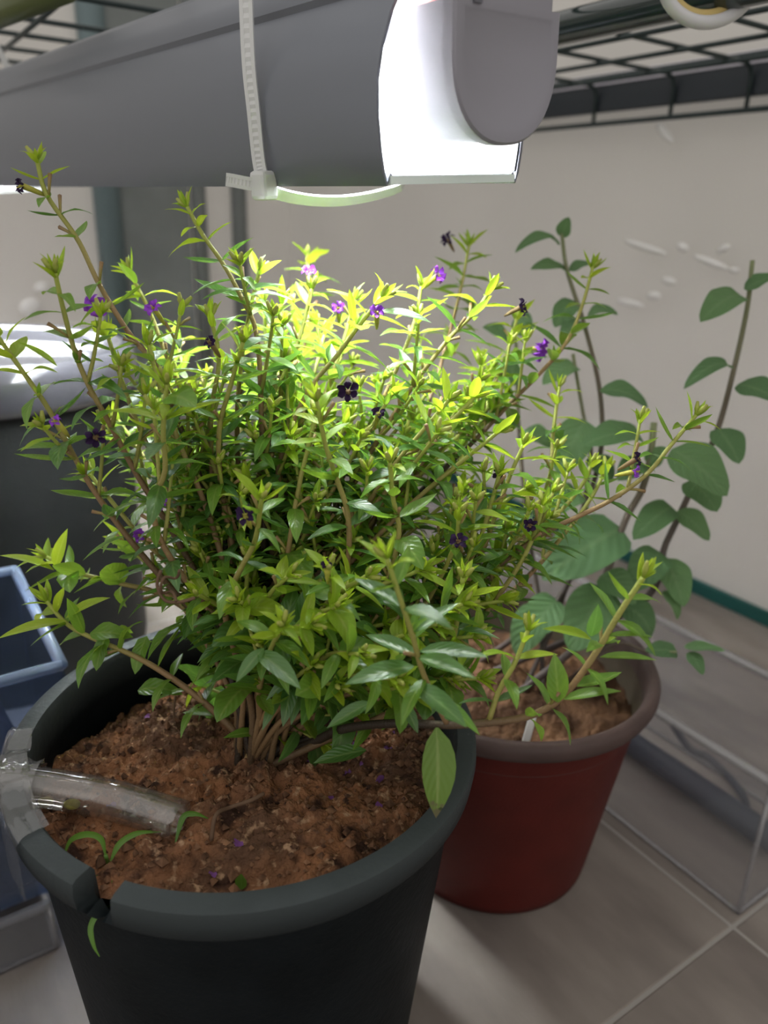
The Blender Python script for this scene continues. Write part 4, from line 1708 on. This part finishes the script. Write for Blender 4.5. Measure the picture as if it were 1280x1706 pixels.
herb_stem([(1254, 434), (1245, 515), (1222, 620), (1195, 718), (1150, 820), (1110, 905), (1060, 1010)], .52, .54, .0026, .0015)
herb_stem([(1090, 704), (1084, 760), (1070, 815), (1040, 872), (1002, 985), (978, 1060)], .52, .525, .0026, .0022)
herb_stem([(936, 385), (945, 450), (975, 545), (1000, 655), (1000, 760), (965, 880), (930, 1000)], .56, .54, .0022, .0014)
herb_stem([(955, 590), (972, 690), (985, 760), (960, 900), (930, 1020)], .55, .54, .0018, .0013)
herb_stem([(860, 560), (862, 650), (868, 760), (880, 880), (900, 1020)], .57, .55, .0018, .0013)
herb_stem([(1128, 1086), (1080, 1086), (1020, 1075)], .50, .52, .0012, .0008)
for (a, b, d0, d1, w, v) in [
    ((1234, 492), (1168, 535), .520, .510, 56, 1), ((1240, 482), (1300, 458), .52, .51, 36, 0), ((1215, 612), (1144, 642), .522, .512, 34, 2),
    ((1230, 640), (1300, 668), .522, .505, 66, 0), ((1196, 714), (1232, 772), .525, .512, 58, 0), ((1120, 748), (1212, 825), .50, .485, 96, 0),
    ((1150, 800), (1195, 852), .515, .50, 66, 0), ((1120, 845), (1056, 898), .53, .52, 52, 1), ((1130, 850), (1182, 900), .53, .52, 46, 0),
    ((1108, 930), (1140, 1010), .53, .515, 56, 0), ((1100, 920), (1050, 985), .53, .52, 62, 1), ((1000, 650), (1080, 678), .54, .53, 42, 1),
    ((1068, 728), (972, 742), .525, .515, 58, 1), ((975, 700), (930, 790), .54, .53, 66, 0), ((1035, 880), (905, 965), .525, .505, 104, 0),
    ((1010, 980), (950, 1085), .52, .505, 84, 0), ((930, 408), (862, 416), .56, .55, 30, 2), ((936, 395), (948, 362), .56, .553, 26, 0),
    ((945, 455), (885, 448), .56, .55, 36, 1), ((948, 450), (985, 438), .56, .555, 28, 0), ((955, 500), (925, 545), .56, .55, 40, 0),
    ((978, 530), (1028, 522), .555, .545, 30, 2), ((972, 540), (935, 560), .555, .545, 40, 1), ((960, 610), (905, 640), .55, .54, 44, 1),
    ((862, 640), (840, 600), .56, .555, 40, 0), ((870, 720), (920, 745), .56, .55, 44, 1), ((985, 760), (1020, 800), .54, .53, 46, 0),
    ((965, 820), (900, 860), .54, .53, 60, 1), ((880, 860), (830, 900), .55, .54, 52, 1), ((1000, 960), (1060, 1005), .52, .51, 60, 1),
    ((930, 1000), (880, 1060), .54, .53, 66, 1), ((900, 1010), (860, 1090), .55, .54, 60, 0), ((1040, 1010), (1085, 1060), .53, .525, 56, 2),
    ((1105, 985), (1130, 1030), .525, .52, 22, 2), ((1128, 1086), (1076, 1084), .505, .50, 34, 0), ((1140, 1078), (1208, 1084), .50, .49, 18, 0),
    ((1148, 1086), (1172, 1124), .50, .492, 26, 0), ((1070, 770), (1030, 800), .52, .515, 44, 1), ((1080, 775), (1110, 745), .52, .515, 34, 0),
    ((850, 575), (805, 545), .57, .56, 46, 1), ((866, 560), (880, 520), .57, .565, 36, 0)]:
    herb_leaf(at(*a, d0), at(*b, d1), w * d0 / F_PX, v)

# ------------------------------------------------------------------ clear boxes
def open_box(root, cx_u, cx_w, su, sw, z0, h, mat, rim_mat, wall=.0022, names=True, edges=True, floor_=True):
    """box with its low-u/low-w corner at (cx_u, cx_w) in rack axes"""
    specs = [((cx_u + su / 2, cx_w), (wall, su)), ((cx_u + su / 2, cx_w + sw), (wall, su)),
             ((cx_u, cx_w + sw / 2), (sw, wall)), ((cx_u + su, cx_w + sw / 2), (sw, wall))]
    for (u, w), (sx, sy) in specs:
        m = MB()
        m.box(UW(u, w, z0 + h / 2), (sx, sy, h), MAB)
        into(m.build('side_wall', mat, smooth=False), root)
    if floor_:
        m = MB()
        m.box(UW(cx_u + su / 2, cx_w + sw / 2, z0 + .0015), (sw, su, .002), MAB)
        into(m.build('base', mat, smooth=False), root)
    m = MB()
    r = .0035
    cs = [(cx_u, cx_w), (cx_u + su, cx_w), (cx_u + su, cx_w + sw), (cx_u, cx_w + sw)]
    for i in range(4):
        a, b = cs[i], cs[(i + 1) % 4]
        m.tube([UW(a[0], a[1], z0 + h), UW(b[0], b[1], z0 + h)], r, 10)
        if edges:
            m.tube([UW(a[0], a[1], z0 + .0025), UW(a[0], a[1], z0 + h)], .0018, 8)
            m.tube([UW(a[0], a[1], z0 + .0022), UW(b[0], b[1], z0 + .0022)], .0014, 8)
    into(m.build('rim', rim_mat), root)


# right: clear box behind the red pot, its near corner at the tile corner
rb = empty('clear_box', UW(cu + .004, cw + .012, 0), 'clear empty plastic box behind and right of the red pot', 'box')
bpy.context.view_layer.update()
open_box(rb, cu + .004, cw + .012, .56, .117, .0, .112, MAT['clear'], MAT['clear_rim'], floor_=False)
# left: bluish box with dark content, standing on a shallow clear tray
cc = onz(95, 1580, 0)
tu, tw = cc.dot(uA), cc.dot(wB)
lt = empty('clear_tray', UW(tu, tw - .3, 0), 'shallow clear plastic tray on the floor left of the black pot', 'tray')
bpy.context.view_layer.update()
open_box(lt, tu, tw - .42, .14, .42, .0, .038, MAT['clear'], MAT['clear_rim'])
T_ = Vector((-.178, .371, 0))
bu, bw = T_.dot(uA), T_.dot(wB)
lb = empty('bluish_tub', UW(bu, bw - .2, .041), 'bluish clear tub with dark contents between the black bin and the black pot', 'tub')
bpy.context.view_layer.update()
open_box(lb, bu + .004, bw - .36, .145, .36, .043, .155, MAT['clear_blue'], MAT['blue_rim'], edges=False)
m = MB()
vs, fs = [], []
gx, gy = 20, 20
for i in range(gx + 1):
    for j in range(gy + 1):
        s, t = i / gx, j / gy
        z = .047 + .128 * (min(1, 5 * min(s, 1 - s)) * min(1, 5 * min(t, 1 - t))) ** .4 + .010 * noise.noise(Vector((s * 4, t * 4, 1)))
        vs.append(UW(bu + .012 + s * .130, bw - .35 + t * .34, max(z, .047)))
for i in range(gx):
    for j in range(gy):
        q = i * (gy + 1) + j
        fs.append((q, q + 1, q + gy + 2, q + gy + 1))
m.add(vs, fs)
o = m.build('folded_cloth', MAT['navy'])
tag(o, 'dark navy cloth lying in the bluish tub', 'cloth')

# ------------------------------------------------------------------ black bin with a shiny lid, back left
BinC = onz(-44, 566, .322)
bn = empty('storage_bin', (BinC.x, BinC.y, 0), 'round black bin with a shiny grey lid behind the shrub on the left', 'bin')
bpy.context.view_layer.update()
br = .136
bh = .322 - .034
m = MB()
lathe(m, [(0, 0), (br * .95, 0), (br * .96, .006), (br * .985, bh - .004), (br * .97, bh), (0, bh)], 90)
into(m.build('bin_body', MAT['bin'], loc=(BinC.x, BinC.y, 0)), bn)
m = MB()
lathe(m, [(br * .99, bh - .011), (br * 1.045, bh - .010), (br * 1.06, bh - .002), (br * 1.055, bh + .016), (br * 1.03, bh + .027), (br * .97, bh + .031), (br * .90, bh + .026),
          (br * .86, bh + .016), (br * .80, bh + .012), (br * .5, bh + .014), (0, bh + .015)], 110)
tag(into(m.build('lid', MAT['bin_lid'], loc=(BinC.x, BinC.y, 0)), bn), 'shiny grey lid with a raised rim')

# ------------------------------------------------------------------ floor tube and cable seen through the clear box
m = MB()
a, b = onz(1000, 1208, .010), onz(1400, 1470, .010)
ub, wb_ = cu + .02, a.dot(wB)
m.tube([UW(ub, wb_, .0135), UW(ub + .2, wb_, .0135), UW(ub + .53, wb_, .0135)], .0105, 16)
o = m.build('base_tube', MAT['base_tube'])
tag(o, 'dark slate rail lying along the bottom of the clear box', 'tube')
m = MB()
pts = [(1120, 1205), (1150, 1248), (1180, 1262), (1215, 1295), (1240, 1330), (1245, 1365)]
m.tube(catmull([onz(x, y, .004 if i else .02) for i, (x, y) in enumerate(pts)], 8), .0032, 10)
tag(m.build('floor_cable', MAT['cable_dark']), 'dark cable curving over the floor inside the clear box', 'cable')
